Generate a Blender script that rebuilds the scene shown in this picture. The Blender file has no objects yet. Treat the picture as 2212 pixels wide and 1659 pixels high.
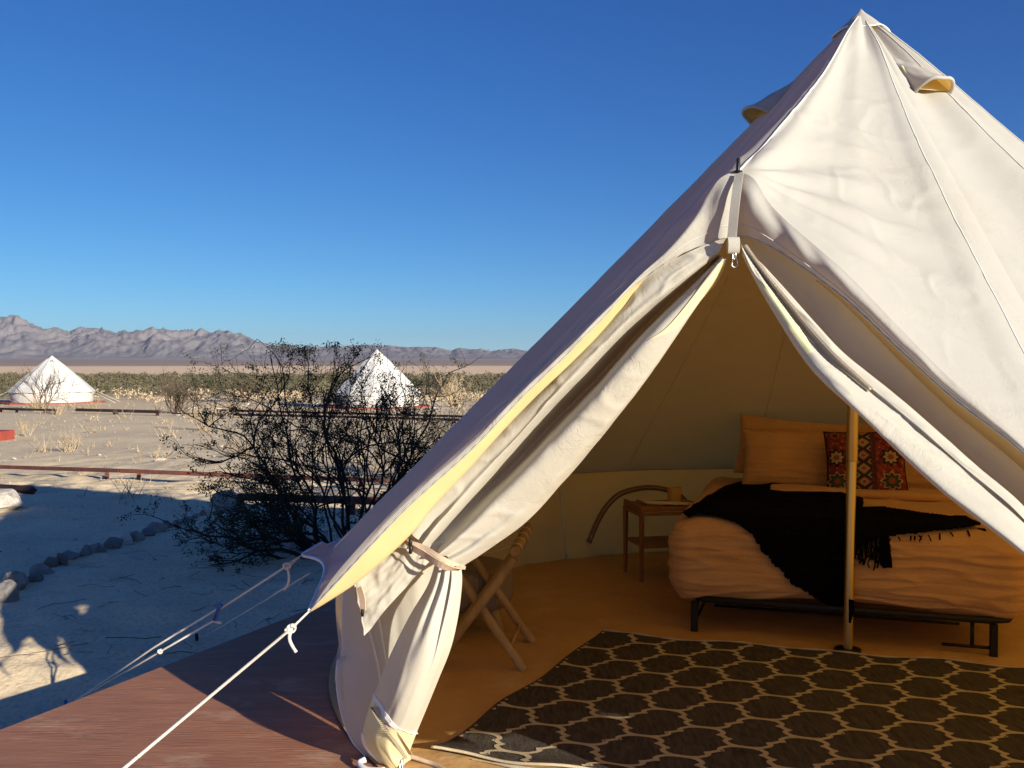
import bpy, math, random
from mathutils import Vector, Matrix, noise
from mathutils.bvhtree import BVHTree
R = math.radians
random.seed(7)
sc = bpy.context.scene
col = sc.collection

# ------------------------------------------------------------------ camera
EYE = Vector((0.0, 0.0, 1.36))
FPX, CX, CY = 2040.0, 1106.0, 829.5          # focal length and centre in a 2212 x 1659 picture
PITCH = math.atan(44.5 / FPX)
cam_d = bpy.data.cameras.new('camera')
cam = bpy.data.objects.new('camera', cam_d); col.objects.link(cam)
cam.location = EYE
cam.rotation_euler = (R(90) - PITCH, 0, 0)
cam_d.sensor_width = 36.0
cam_d.lens = 36.0 * FPX / 2212.0
cam_d.clip_start = 0.05
cam_d.clip_end = 60000
sc.camera = cam

# ------------------------------------------------------------------ light
SUN_EL, SUN_AZ = R(15.0), R(-46.5)           # azimuth measured from +X towards +Y
sdir = Vector((math.cos(SUN_EL) * math.cos(SUN_AZ), math.cos(SUN_EL) * math.sin(SUN_AZ), math.sin(SUN_EL)))
sl = bpy.data.lights.new('sun', 'SUN'); sl.energy = 5.0; sl.angle = R(0.5); sl.color = (1.0, 0.90, 0.745)
so = bpy.data.objects.new('sun', sl); col.objects.link(so)
so.rotation_euler = (-sdir).to_track_quat('-Z', 'Y').to_euler()
w = bpy.data.worlds.new('World'); sc.world = w; w.use_nodes = True
nt = w.node_tree
bg = nt.nodes['Background']
sky = nt.nodes.new('ShaderNodeTexSky'); sky.sky_type = 'NISHITA'
sky.sun_disc = False
sky.sun_elevation = SUN_EL
sky.sun_rotation = R(90) - SUN_AZ            # Blender: 0 = +Y, clockwise
sky.altitude = 3000; sky.air_density = 1.0; sky.dust_density = 0.0; sky.ozone_density = 4.0
# clear dry desert air: a small colour response on each channel of the sky, the same in every direction
SKYS, BGS = .092, .06
sp_ = nt.nodes.new('ShaderNodeSeparateColor'); cb_ = nt.nodes.new('ShaderNodeCombineColor')
nt.links.new(sky.outputs[0], sp_.inputs[0])
for ch, (g_, k_) in enumerate(((1.42, 1.08), (1.12, 1.08), (.80, 1.09))):
    m1 = nt.nodes.new('ShaderNodeMath'); m1.operation = 'MULTIPLY'; m1.inputs[1].default_value = SKYS
    m2 = nt.nodes.new('ShaderNodeMath'); m2.operation = 'POWER'; m2.inputs[1].default_value = g_
    m3 = nt.nodes.new('ShaderNodeMath'); m3.operation = 'MULTIPLY'; m3.inputs[1].default_value = k_ / BGS / 1.74
    nt.links.new(sp_.outputs[ch], m1.inputs[0]); nt.links.new(m1.outputs[0], m2.inputs[0]); nt.links.new(m2.outputs[0], m3.inputs[0]); nt.links.new(m3.outputs[0], cb_.inputs[ch])
nt.links.new(cb_.outputs[0], bg.inputs[0])
bg.inputs[1].default_value = BGS
sc.view_settings.view_transform = 'Standard'
sc.view_settings.look = 'None'
sc.view_settings.exposure = 0.80
sc.view_settings.gamma = 1.0
sc.view_settings.use_curve_mapping = False
sc.render.engine = 'CYCLES'
sc.cycles.max_bounces = 8
sc.cycles.transparent_max_bounces = 8

# ------------------------------------------------------------------ picture point -> place
def W(u, v, d):
    a = (u - CX) / FPX; b = (CY - v) / FPX
    return EYE + d * Vector((a, math.cos(PITCH) + b * math.sin(PITCH), -math.sin(PITCH) + b * math.cos(PITCH)))
def onz(u, v, z=0.0):
    p = W(u, v, 1.0) - EYE
    return EYE + p * ((z - EYE.z) / p.z)
def C(lst, dd=0.0):
    return [W(u, v, d + dd) for (u, v, d) in lst]

# ------------------------------------------------------------------ object helpers
WL = {}
def wl(o):
    return WL.get(o.name, Vector((0, 0, 0)))
def tag(o, label=None, cat=None, group=None, kind=None):
    if label: o['label'] = label
    if cat: o['category'] = cat
    if group: o['group'] = group
    if kind: o['kind'] = kind
    return o
def empty(name, loc, label, cat, group=None):
    o = bpy.data.objects.new(name, None); col.objects.link(o)
    o.location = loc; o.empty_display_size = 0.2; WL[o.name] = Vector(loc)
    return tag(o, label, cat, group)
def obj(name, verts, faces, mat, parent=None, smooth=True, kind=None, edges=()):
    """verts in world coordinates"""
    verts = [Vector(v) for v in verts]
    if parent is None or True:
        if parent is None:
            n = max(1, len(verts))
            off = Vector((sum(v.x for v in verts) / n, sum(v.y for v in verts) / n, min(v.z for v in verts)))
            if kind == 'structure' or kind == 'stuff': off = Vector((0, 0, 0))
        else:
            off = wl(parent)
    me = bpy.data.meshes.new(name)
    me.from_pydata([v - off for v in verts], list(edges), faces)
    if smooth: me.polygons.foreach_set('use_smooth', [True] * len(me.polygons))
    mats = mat if isinstance(mat, (list, tuple)) else [mat]
    for m in mats: me.materials.append(m)
    me.update()
    o = bpy.data.objects.new(name, me); col.objects.link(o)
    if parent is None:
        o.location = off
    else:
        o.parent = parent
    WL[o.name] = off
    if kind: o['kind'] = kind
    return o
class MB:
    def __init__(s): s.v = []; s.f = []
    def add(s, v, f):
        n = len(s.v); s.v += [Vector(p) for p in v]; s.f += [tuple(i + n for i in q) for q in f]; return s
    def box(s, c, size, rz=0.0, bev=0.0, M=None):
        sx, sy, sz = size[0] / 2, size[1] / 2, size[2] / 2
        b = min(bev, sx * .9, sy * .9, sz * .9)
        vs = []
        if b <= 0:
            vs = [Vector((x, y, z)) for x in (-sx, sx) for y in (-sy, sy) for z in (-sz, sz)]
            fs = [(0, 1, 3, 2), (4, 6, 7, 5), (0, 4, 5, 1), (2, 3, 7, 6), (0, 2, 6, 4), (1, 5, 7, 3)]
        else:
            for x in (-1, 1):
                for y in (-1, 1):
                    for z in (-1, 1):
                        vs += [Vector((x * sx, y * (sy - b), z * (sz - b))), Vector((x * (sx - b), y * sy, z * (sz - b))), Vector((x * (sx - b), y * (sy - b), z * sz))]
            def I(x, y, z, k): return ((x * 2 + y) * 2 + z) * 3 + k
            fs = []
            for x in (0, 1): fs.append(tuple(I(x, y, z, 0) for y, z in (((0, 0), (0, 1), (1, 1), (1, 0)) if x == 0 else ((0, 0), (1, 0), (1, 1), (0, 1)))))
            for y in (0, 1): fs.append(tuple(I(x, y, z, 1) for x, z in (((0, 0), (1, 0), (1, 1), (0, 1)) if y == 0 else ((0, 0), (0, 1), (1, 1), (1, 0)))))
            for z in (0, 1): fs.append(tuple(I(x, y, z, 2) for x, y in (((0, 0), (0, 1), (1, 1), (1, 0)) if z == 0 else ((0, 0), (1, 0), (1, 1), (0, 1)))))
            for x in (0, 1):
                for y in (0, 1): fs.append((I(x, y, 0, 0), I(x, y, 1, 0), I(x, y, 1, 1), I(x, y, 0, 1)))
            for x in (0, 1):
                for z in (0, 1): fs.append((I(x, 0, z, 0), I(x, 1, z, 0), I(x, 1, z, 2), I(x, 0, z, 2)))
            for y in (0, 1):
                for z in (0, 1): fs.append((I(0, y, z, 1), I(1, y, z, 1), I(1, y, z, 2), I(0, y, z, 2)))
            for x in (0, 1):
                for y in (0, 1):
                    for z in (0, 1): fs.append((I(x, y, z, 0), I(x, y, z, 1), I(x, y, z, 2)))
        if M is None: M = Matrix.Translation(Vector(c)) @ Matrix.Rotation(rz, 4, 'Z')
        return s.add([M @ v for v in vs], fs)
    def tube(s, pts, r, n=8, cap=True, closed=False):
        pts = [Vector(p) for p in pts]
        m = len(pts)
        rr = r if isinstance(r, (list, tuple)) else [r] * m
        t0 = (pts[1] - pts[0]).normalized()
        ref = Vector((0, 0, 1)) if abs(t0.z) < .9 else Vector((1, 0, 0))
        x = t0.cross(ref).normalized()
        base = len(s.v)
        for i, p in enumerate(pts):
            t = (pts[min(i + 1, m - 1)] - pts[max(i - 1, 0)])
            if t.length < 1e-9: t = t0
            t = t.normalized()
            x = (x - t * x.dot(t))
            x = x.normalized() if x.length > 1e-6 else t.orthogonal().normalized()
            y = t.cross(x)
            for k in range(n):
                a = 2 * math.pi * k / n
                s.v.append(p + (x * math.cos(a) + y * math.sin(a)) * rr[i])
        for i in range(m - 1):
            for k in range(n):
                a = base + i * n + k; b = base + i * n + (k + 1) % n
                s.f.append((a, b, b + n, a + n))
        if cap:
            s.f.append(tuple(base + k for k in range(n))[::-1])
            s.f.append(tuple(base + (m - 1) * n + k for k in range(n)))
        return s
    def build(s, name, mat, parent=None, smooth=True, kind=None):
        return obj(name, s.v, s.f, mat, parent, smooth, kind)
def flat_angle(o, deg=35):
    me = o.data
    try:
        me.set_sharp_from_angle(angle=R(deg))
    except Exception:
        pass
    return o

def cat(pts, n):
    """catmull-rom through pts, resampled to n points by arc length"""
    pts = [Vector(p) for p in pts]
    if len(pts) == 2:
        return [pts[0].lerp(pts[1], i / (n - 1)) for i in range(n)]
    P = [pts[0] * 2 - pts[1]] + pts + [pts[-1] * 2 - pts[-2]]
    dense = []
    for i in range(1, len(P) - 2):
        p0, p1, p2, p3 = P[i - 1], P[i], P[i + 1], P[i + 2]
        for k in range(12):
            t = k / 12
            dense.append(0.5 * ((2 * p1) + (p2 - p0) * t + (2 * p0 - 5 * p1 + 4 * p2 - p3) * t * t + (3 * p1 - p0 - 3 * p2 + p3) * t ** 3))
    dense.append(pts[-1].copy())
    L = [0.0]
    for a, b in zip(dense, dense[1:]): L.append(L[-1] + (b - a).length)
    out = []; j = 0
    for i in range(n):
        s = L[-1] * i / (n - 1)
        while j < len(L) - 2 and L[j + 1] < s: j += 1
        t = (s - L[j]) / max(1e-9, L[j + 1] - L[j])
        out.append(dense[j].lerp(dense[j + 1], min(1, max(0, t))))
    return out
def loft(curves, nu, nv, disp=None, resample=True, pos=None):
    """curves run along v; columns interpolated across. disp(s,t)->Vector"""
    cs = [cat(c, nv) for c in curves] if resample else curves
    m = len(cs)
    V = []
    for j in range(nv):
        row = [c[j] for c in cs]
        P = [row[0] * 2 - row[1]] + row + [row[-1] * 2 - row[-2]]
        for i in range(nu):
            s = i / (nu - 1) * (m - 1); k = min(int(s), m - 2); t = s - k
            if pos: pass
            p0, p1, p2, p3 = P[k], P[k + 1], P[k + 2], P[k + 3]
            q = 0.5 * ((2 * p1) + (p2 - p0) * t + (2 * p0 - 5 * p1 + 4 * p2 - p3) * t * t + (3 * p1 - p0 - 3 * p2 + p3) * t ** 3)
            if disp: q = q + disp(i / (nu - 1), j / (nv - 1), q)
            V.append(q)
    F = [(j * nu + i, j * nu + i + 1, (j + 1) * nu + i + 1, (j + 1) * nu + i) for j in range(nv - 1) for i in range(nu - 1)]
    return V, F
def nz(p, f=1.0, seed=0.0):
    return noise.noise(Vector((p[0] * f + seed, p[1] * f - seed * 1.7, p[2] * f + seed * .6)))
def smooth(a, b, x):
    t = min(1, max(0, (x - a) / (b - a))); return t * t * (3 - 2 * t)

# ------------------------------------------------------------------ materials
def mat(name, colr, rough=0.8, var=None, vscale=5.0, vdetail=4.0, bump=0.0, bscale=50.0, bstretch=(1, 1, 1), metallic=0.0, translucent=0.0, tcol=None, spec=0.3, sheen=0.0, coords='Object', vstretch=(1, 1, 1), bdetail=4.0, bdist=0.01, extra=None):
    m = bpy.data.materials.new(name); m.use_nodes = True
    n = m.node_tree.nodes; l = m.node_tree.links
    b = n['Principled BSDF']; out = n['Material Output']
    b.inputs['Base Color'].default_value = (*colr, 1)
    b.inputs['Roughness'].default_value = rough
    b.inputs['Metallic'].default_value = metallic
    b.inputs['Specular IOR Level'].default_value = spec
    if sheen: b.inputs['Sheen Weight'].default_value = sheen
    tc = n.new('ShaderNodeTexCoord')
    if var:
        mp = n.new('ShaderNodeMapping'); mp.inputs['Scale'].default_value = vstretch
        l.new(tc.outputs[coords], mp.inputs[0])
        t = n.new('ShaderNodeTexNoise'); t.inputs['Scale'].default_value = vscale; t.inputs['Detail'].default_value = vdetail; t.inputs['Roughness'].default_value = .65
        l.new(mp.outputs[0], t.inputs['Vector'])
        r = n.new('ShaderNodeValToRGB'); r.color_ramp.elements[0].position = .3; r.color_ramp.elements[1].position = .7
        r.color_ramp.elements[0].color = (*var, 1); r.color_ramp.elements[1].color = (*colr, 1)
        l.new(t.outputs[0], r.inputs[0]); l.new(r.outputs[0], b.inputs['Base Color'])
    if bump:
        mp = n.new('ShaderNodeMapping'); mp.inputs['Scale'].default_value = bstretch
        l.new(tc.outputs[coords], mp.inputs[0])
        t = n.new('ShaderNodeTexNoise'); t.inputs['Scale'].default_value = bscale; t.inputs['Detail'].default_value = bdetail
        l.new(mp.outputs[0], t.inputs['Vector'])
        bp = n.new('ShaderNodeBump'); bp.inputs['Strength'].default_value = bump; bp.inputs['Distance'].default_value = bdist
        l.new(t.outputs[0], bp.inputs['Height']); l.new(bp.outputs[0], b.inputs['Normal'])
    if translucent:
        tr = n.new('ShaderNodeBsdfTranslucent'); tr.inputs[0].default_value = (*(tcol or colr), 1)
        mx = n.new('ShaderNodeMixShader'); mx.inputs[0].default_value = translucent
        l.new(b.outputs[0], mx.inputs[1]); l.new(tr.outputs[0], mx.inputs[2]); l.new(mx.outputs[0], out.inputs[0])
    if extra: extra(m, n, l, b, tc)
    return m
M = {}
def cloth_nodes(m, n, l, b, tc):
    # faint handling marks in the colour, fine crinkle on top of the weave
    src = b.inputs['Base Color'].links[0].from_socket
    t = n.new('ShaderNodeTexNoise'); t.inputs['Scale'].default_value = 1.1; t.inputs['Detail'].default_value = 9; t.inputs['Roughness'].default_value = .75; l.new(tc.outputs['Object'], t.inputs['Vector'])
    r = n.new('ShaderNodeMapRange'); r.inputs[1].default_value = .50; r.inputs[2].default_value = .78; l.new(t.outputs[0], r.inputs[0])
    mx = n.new('ShaderNodeMix'); mx.data_type = 'RGBA'; mx.blend_type = 'MULTIPLY'; l.new(r.outputs[0], mx.inputs[0]); l.new(src, mx.inputs[6]); mx.inputs[7].default_value = (.92, .89, .83, 1)
    l.new(mx.outputs[2], b.inputs['Base Color'])
    old = b.inputs['Normal'].links[0].from_socket if b.inputs['Normal'].links else None
    q = n.new('ShaderNodeTexNoise'); q.inputs['Scale'].default_value = 9; q.inputs['Detail'].default_value = 7; q.inputs['Roughness'].default_value = .62; q.inputs['Distortion'].default_value = .8; l.new(tc.outputs['Object'], q.inputs['Vector'])
    bp = n.new('ShaderNodeBump'); bp.inputs['Strength'].default_value = .14; bp.inputs['Distance'].default_value = .02; l.new(q.outputs[0], bp.inputs['Height'])
    v = n.new('ShaderNodeTexVoronoi'); v.feature = 'DISTANCE_TO_EDGE'; v.inputs['Scale'].default_value = 4.2
    dn = n.new('ShaderNodeMix'); dn.data_type = 'VECTOR'; dn.inputs[0].default_value = .35; l.new(tc.outputs['Object'], dn.inputs[4]); l.new(q.outputs[1], dn.inputs[5]); l.new(dn.outputs[1], v.inputs['Vector'])
    vr = n.new('ShaderNodeMapRange'); vr.inputs[1].default_value = 0; vr.inputs[2].default_value = .05; l.new(v.outputs['Distance'], vr.inputs[0])
    t2 = n.new('ShaderNodeMath'); t2.operation = 'MULTIPLY'; l.new(vr.outputs[0], t2.inputs[0]); l.new(r.outputs[0], t2.inputs[1])
    b2 = n.new('ShaderNodeBump'); b2.inputs['Strength'].default_value = .35; b2.inputs['Distance'].default_value = .006; l.new(t2.outputs[0], b2.inputs['Height']); l.new(bp.outputs[0], b2.inputs['Normal'])
    if old: l.new(old, bp.inputs['Normal'])
    l.new(b2.outputs[0], b.inputs['Normal'])
M['canvas'] = mat('canvas', (.50, .50, .455), .85, var=(.475, .475, .43), vscale=2.2, bump=.25, bscale=420, bdist=.002, translucent=.20, tcol=(.96, .60, .13), spec=.15, extra=cloth_nodes)
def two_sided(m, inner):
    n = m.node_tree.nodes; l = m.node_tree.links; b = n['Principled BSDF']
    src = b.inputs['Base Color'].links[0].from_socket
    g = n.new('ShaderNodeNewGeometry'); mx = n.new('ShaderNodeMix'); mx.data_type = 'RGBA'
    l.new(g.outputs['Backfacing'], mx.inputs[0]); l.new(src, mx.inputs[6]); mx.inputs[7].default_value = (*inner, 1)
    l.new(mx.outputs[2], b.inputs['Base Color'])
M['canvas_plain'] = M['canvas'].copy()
two_sided(M['canvas'], (.66, .47, .21))      # warm light inside the tent, painted into the inner face's colour
M['drape'] = mat('door_canvas', (.60, .58, .495), .85, var=(.56, .54, .46), vscale=3, bump=.25, bscale=420, bdist=.002, translucent=.16, tcol=(.90, .72, .42), spec=.15, extra=cloth_nodes)
M['yellow'] = mat('yellow_glow_cloth', (.80, .68, .36), .8, var=(.76, .62, .30), vscale=4, bump=.2, bscale=300, bdist=.002, translucent=.28, tcol=(.95, .72, .28), spec=.15)  # hood underside: sunlight through canvas painted as yellow; plain yellow cloth elsewhere
M['paleyellow'] = mat('pale_yellow_cloth', (.82, .77, .48), .8, var=(.78, .72, .42), vscale=5, bump=.2, bscale=300, bdist=.002, translucent=.15, tcol=(.9, .8, .4), spec=.15)
M['ochre'] = mat('ochre_glow_cloth', (.46, .35, .17), .85, var=(.42, .31, .15), vscale=4, translucent=.16, tcol=(.85, .58, .22), spec=.1)  # right hood underside: duller glow through the canvas, painted into the colour
M['hem'] = mat('white_hem_tape', (.82, .80, .78), .8, bump=.5, bscale=220, bdist=.002, spec=.15)
M['seam'] = mat('canvas_seam', (.62, .61, .55), .9, bump=.4, bscale=300, bdist=.002, spec=.1)
M['tan_tape'] = mat('tan_webbing', (.60, .47, .35), .85, var=(.53, .40, .29), vscale=20, bump=.6, bscale=260, bdist=.002, spec=.15)
M['zip'] = mat('zip_teeth', (.34, .30, .22), .45, metallic=.4, spec=.5)
M['rope'] = mat('white_rope', (.78, .74, .66), .8, var=(.70, .66, .58), vscale=60, bump=1.0, bscale=500, bstretch=(1, 1, 1), bdist=.003)
M['black'] = mat('black_plastic', (.012, .012, .014), .4)
M['blackmetal'] = mat('black_metal', (.010, .010, .011), .5, var=(.014, .013, .013), vscale=30)
M['blue'] = mat('blue_plastic', (.05, .13, .38), .4)
M['metal'] = mat('nickel_metal', (.55, .54, .52), .3, metallic=1.0)
M['brass'] = mat('brass_tube', (.70, .56, .28), .33, metallic=1.0, var=(.70, .55, .26), vscale=12, bump=.05, bscale=40)
def sheet_nodes(m, n, l, b, tc):
    src = b.inputs['Base Color'].links[0].from_socket
    for sc_, lo, hi, c in ((3.0, .52, .78, (.74, .56, .34)), (60, .68, .74, (.85, .70, .48)), (1.3, .55, .8, (.46, .25, .09))):
        t = n.new('ShaderNodeTexNoise'); t.inputs['Scale'].default_value = sc_; t.inputs['Detail'].default_value = 7; t.inputs['Roughness'].default_value = .7; l.new(tc.outputs['Object'], t.inputs['Vector'])
        r = n.new('ShaderNodeMapRange'); r.inputs[1].default_value = lo; r.inputs[2].default_value = hi; r.inputs[4].default_value = .7; l.new(t.outputs[0], r.inputs[0])
        mx = n.new('ShaderNodeMix'); mx.data_type = 'RGBA'; l.new(r.outputs[0], mx.inputs[0]); l.new(src, mx.inputs[6]); mx.inputs[7].default_value = (*c, 1); src = mx.outputs[2]
    l.new(src, b.inputs['Base Color'])
M['floor'] = mat('brown_groundsheet', (.62, .37, .145), .58, var=(.52, .30, .115), vscale=2.0, bump=.6, bscale=5, bdist=.03, bdetail=8, spec=.35, extra=sheet_nodes)
def deck_nodes(m, n, l, b, tc):
    src = b.inputs['Base Color'].links[0].from_socket
    def lay(scale, st, lo, hi, c, prev):
        mp = n.new('ShaderNodeMapping'); mp.inputs['Scale'].default_value = st; mp.inputs['Rotation'].default_value = (0, 0, .35); l.new(tc.outputs['Object'], mp.inputs[0])
        t = n.new('ShaderNodeTexNoise'); t.inputs['Scale'].default_value = scale; t.inputs['Detail'].default_value = 6; t.inputs['Roughness'].default_value = .7; l.new(mp.outputs[0], t.inputs['Vector'])
        r = n.new('ShaderNodeMapRange'); r.inputs[1].default_value = lo; r.inputs[2].default_value = hi; l.new(t.outputs[0], r.inputs[0])
        mx = n.new('ShaderNodeMix'); mx.data_type = 'RGBA'; l.new(r.outputs[0], mx.inputs[0]); l.new(prev, mx.inputs[6]); mx.inputs[7].default_value = (*c, 1); return mx.outputs[2]
    s = lay(9, (.5, 4, 1), .60, .74, (.62, .38, .24), src)      # worn, pale streaks
    s = lay(2.2, (1, 1.6, 1), .55, .80, (.58, .40, .26), s)     # sand dust
    s = lay(45, (1, 1, 1), .70, .76, (.12, .05, .035), s)       # knots and chips
    l.new(s, b.inputs['Base Color'])
M['deckwood'] = mat('red_brown_deck_paint', (.42, .19, .098), .62, var=(.30, .13, .068), vscale=3.0, vdetail=8, vstretch=(1.2, 5.0, 1), bump=.5, bscale=26, bstretch=(.35, 4, 1), bdist=.006, extra=deck_nodes)
M['deckred'] = mat('red_platform_paint', (.36, .07, .045), .8, var=(.26, .05, .035), vscale=3)
M['railwood'] = mat('red_brown_rail_paint', (.17, .058, .040), .8, var=(.10, .036, .028), vscale=6, vdetail=6, bump=.5, bscale=30, bdist=.01)
M['darkrail'] = mat('dark_weathered_rail', (.060, .030, .026), .85, var=(.035, .02, .02), vscale=6)
M['farcanvas'] = mat('far_canvas', (.60, .59, .56), .9, var=(.56, .55, .52), vscale=1.2, bump=.3, bscale=2.0, bdist=.1)
M['duvet'] = mat('terracotta_cotton', (.66, .38, .17), .95, var=(.58, .32, .14), vscale=6, bump=.7, bscale=45, bstretch=(1, 1, 3.0), bdist=.006, sheen=.15, spec=.1)
M['throw'] = mat('black_knit', (.0045, .0042, .0045), 1.0, bump=.4, bscale=200, bdist=.003, spec=.02)
M['wood'] = mat('teak_wood', (.34, .17, .065), .5, var=(.24, .11, .042), vscale=6, vdetail=6, vstretch=(1, 1, .2), bump=.2, bscale=60)
M['pole_wood'] = mat('peeled_branch_wood', (.50, .33, .15), .6, var=(.27, .155, .065), vscale=5, vdetail=7, vstretch=(2.0, 2.0, .5), bump=.5, bscale=30, bdist=.006)
M['pouf'] = mat('ribbed_grey_fabric', (.26, .20, .14), .95, bump=.2, bscale=60)
M['candle'] = mat('amber_candle_glass', (.72, .50, .14), .25, translucent=.35, tcol=(.9, .6, .2), spec=.5)
M['macrame'] = mat('cotton_cord', (.70, .62, .50), .9)
M['brownzip'] = mat('brown_zip_tape', (.24, .13, .07), .8)
M['rugdark'] = mat('charcoal_rug_weave', (.115, .098, .082), .95, var=(.045, .037, .031), vscale=22, vdetail=6, vstretch=(9, 1.0, 1), bump=.9, bscale=150, bstretch=(5, .8, 1), bdist=.004, spec=.05, coords='Generated')
M['ruglight'] = mat('cream_rug_weave', (.58, .49, .33), .95, var=(.47, .39, .26), vscale=60, bump=.9, bscale=260, bdist=.003, spec=.05)
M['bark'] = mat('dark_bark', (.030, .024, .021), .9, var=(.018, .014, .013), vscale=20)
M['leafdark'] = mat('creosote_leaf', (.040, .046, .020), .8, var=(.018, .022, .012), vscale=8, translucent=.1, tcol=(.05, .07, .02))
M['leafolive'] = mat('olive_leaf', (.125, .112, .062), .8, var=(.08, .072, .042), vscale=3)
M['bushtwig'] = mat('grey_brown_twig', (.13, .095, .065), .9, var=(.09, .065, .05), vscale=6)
M['drytwig'] = mat('dry_straw_twig', (.52, .41, .27), .95, var=(.42, .33, .21), vscale=4)
def stone_mat(name, c1, c2):
    return mat(name, c1, .85, var=c2, vscale=9, vdetail=8, bump=.9, bscale=14, bdist=.03)
M['st_grey'] = stone_mat('grey_stone', (.34, .31, .27), (.20, .185, .17))
M['st_dark'] = stone_mat('dark_stone', (.27, .25, .23), (.15, .14, .135))
M['st_pale'] = stone_mat('pale_stone', (.58, .53, .45), (.42, .38, .32))
M['st_red'] = stone_mat('reddish_stone', (.30, .19, .14), (.17, .12, .10))
# ================================================================== TERRAIN
ZK = [(0, -.36), (4.4, -.36), (6.5, -.17), (9, -.20), (14, -.35), (25, -.60), (41, -.86), (58, -1.12), (100, -1.6), (200, -2.1), (1500, -2.1), (7000, 36.0), (30000, 36.0)]
def zbase(r):
    for (a, za), (b, zb) in zip(ZK, ZK[1:]):
        if r <= b:
            t = (r - a) / (b - a); return za + (zb - za) * t
    return ZK[-1][1]
def ground(x, y):
    r = math.hypot(x, y)
    z = zbase(r)
    if r < 90:
        f = 1 - smooth(40, 90, r)
        z += f * .05 * nz((x, y, 0), .35, 3)
        near = 1 - smooth(14, 30, r)
        # foot-printed sand: dimples and ripples
        z += near * (.030 * nz((x * 1.1, y * 2.0, 0), 1.5, 5) + .034 * nz((x * 1.6, y * 3.0, 0), 1.7, 9) - .016 * max(0, nz((x * 1.2, y * 1.6, 0), 3.2, 19)) + .006 * nz((x, y, 0), 11, 2))
        z += (near * .5 + .5) * f * .02 * nz((x, y, 0), 1.6, 12)
    return z
def G(u, v):
    """where the sight line through (u, v) meets the ground"""
    p = (W(u, v, 1.0) - EYE)
    t = 1.0
    while t < 3000:
        q = EYE + p * t
        if q.z < ground(q.x, q.y): break
        t *= 1.012
    lo, hi = t / 1.012, t
    for _ in range(20):
        m = (lo + hi) / 2; q = EYE + p * m
        if q.z < ground(q.x, q.y): hi = m
        else: lo = m
    q = EYE + p * hi
    q.z = ground(q.x, q.y)
    return q
def axis(lo_dense, hi_dense, step, lo, hi, g=1.07):
    a = []
    x = lo_dense
    while x < hi_dense: a.append(x); x += step
    s = step; x = a[-1]
    while x < hi: s *= g; x += s; a.append(x)
    s = step; x = lo_dense
    while x > lo: s *= g; x -= s; a.insert(0, x)
    return a
xs = axis(-7.5, -.2, .035, -26000, 26000)
ys = axis(3.2, 14, .04, -4000, 26000)
V = []
for y in ys:
    for x in xs: V.append((x, y, ground(x, y)))
nx = len(xs)
F = [(j * nx + i, j * nx + i + 1, (j + 1) * nx + i + 1, (j + 1) * nx + i) for j in range(len(ys) - 1) for i in range(nx - 1)]

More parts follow.
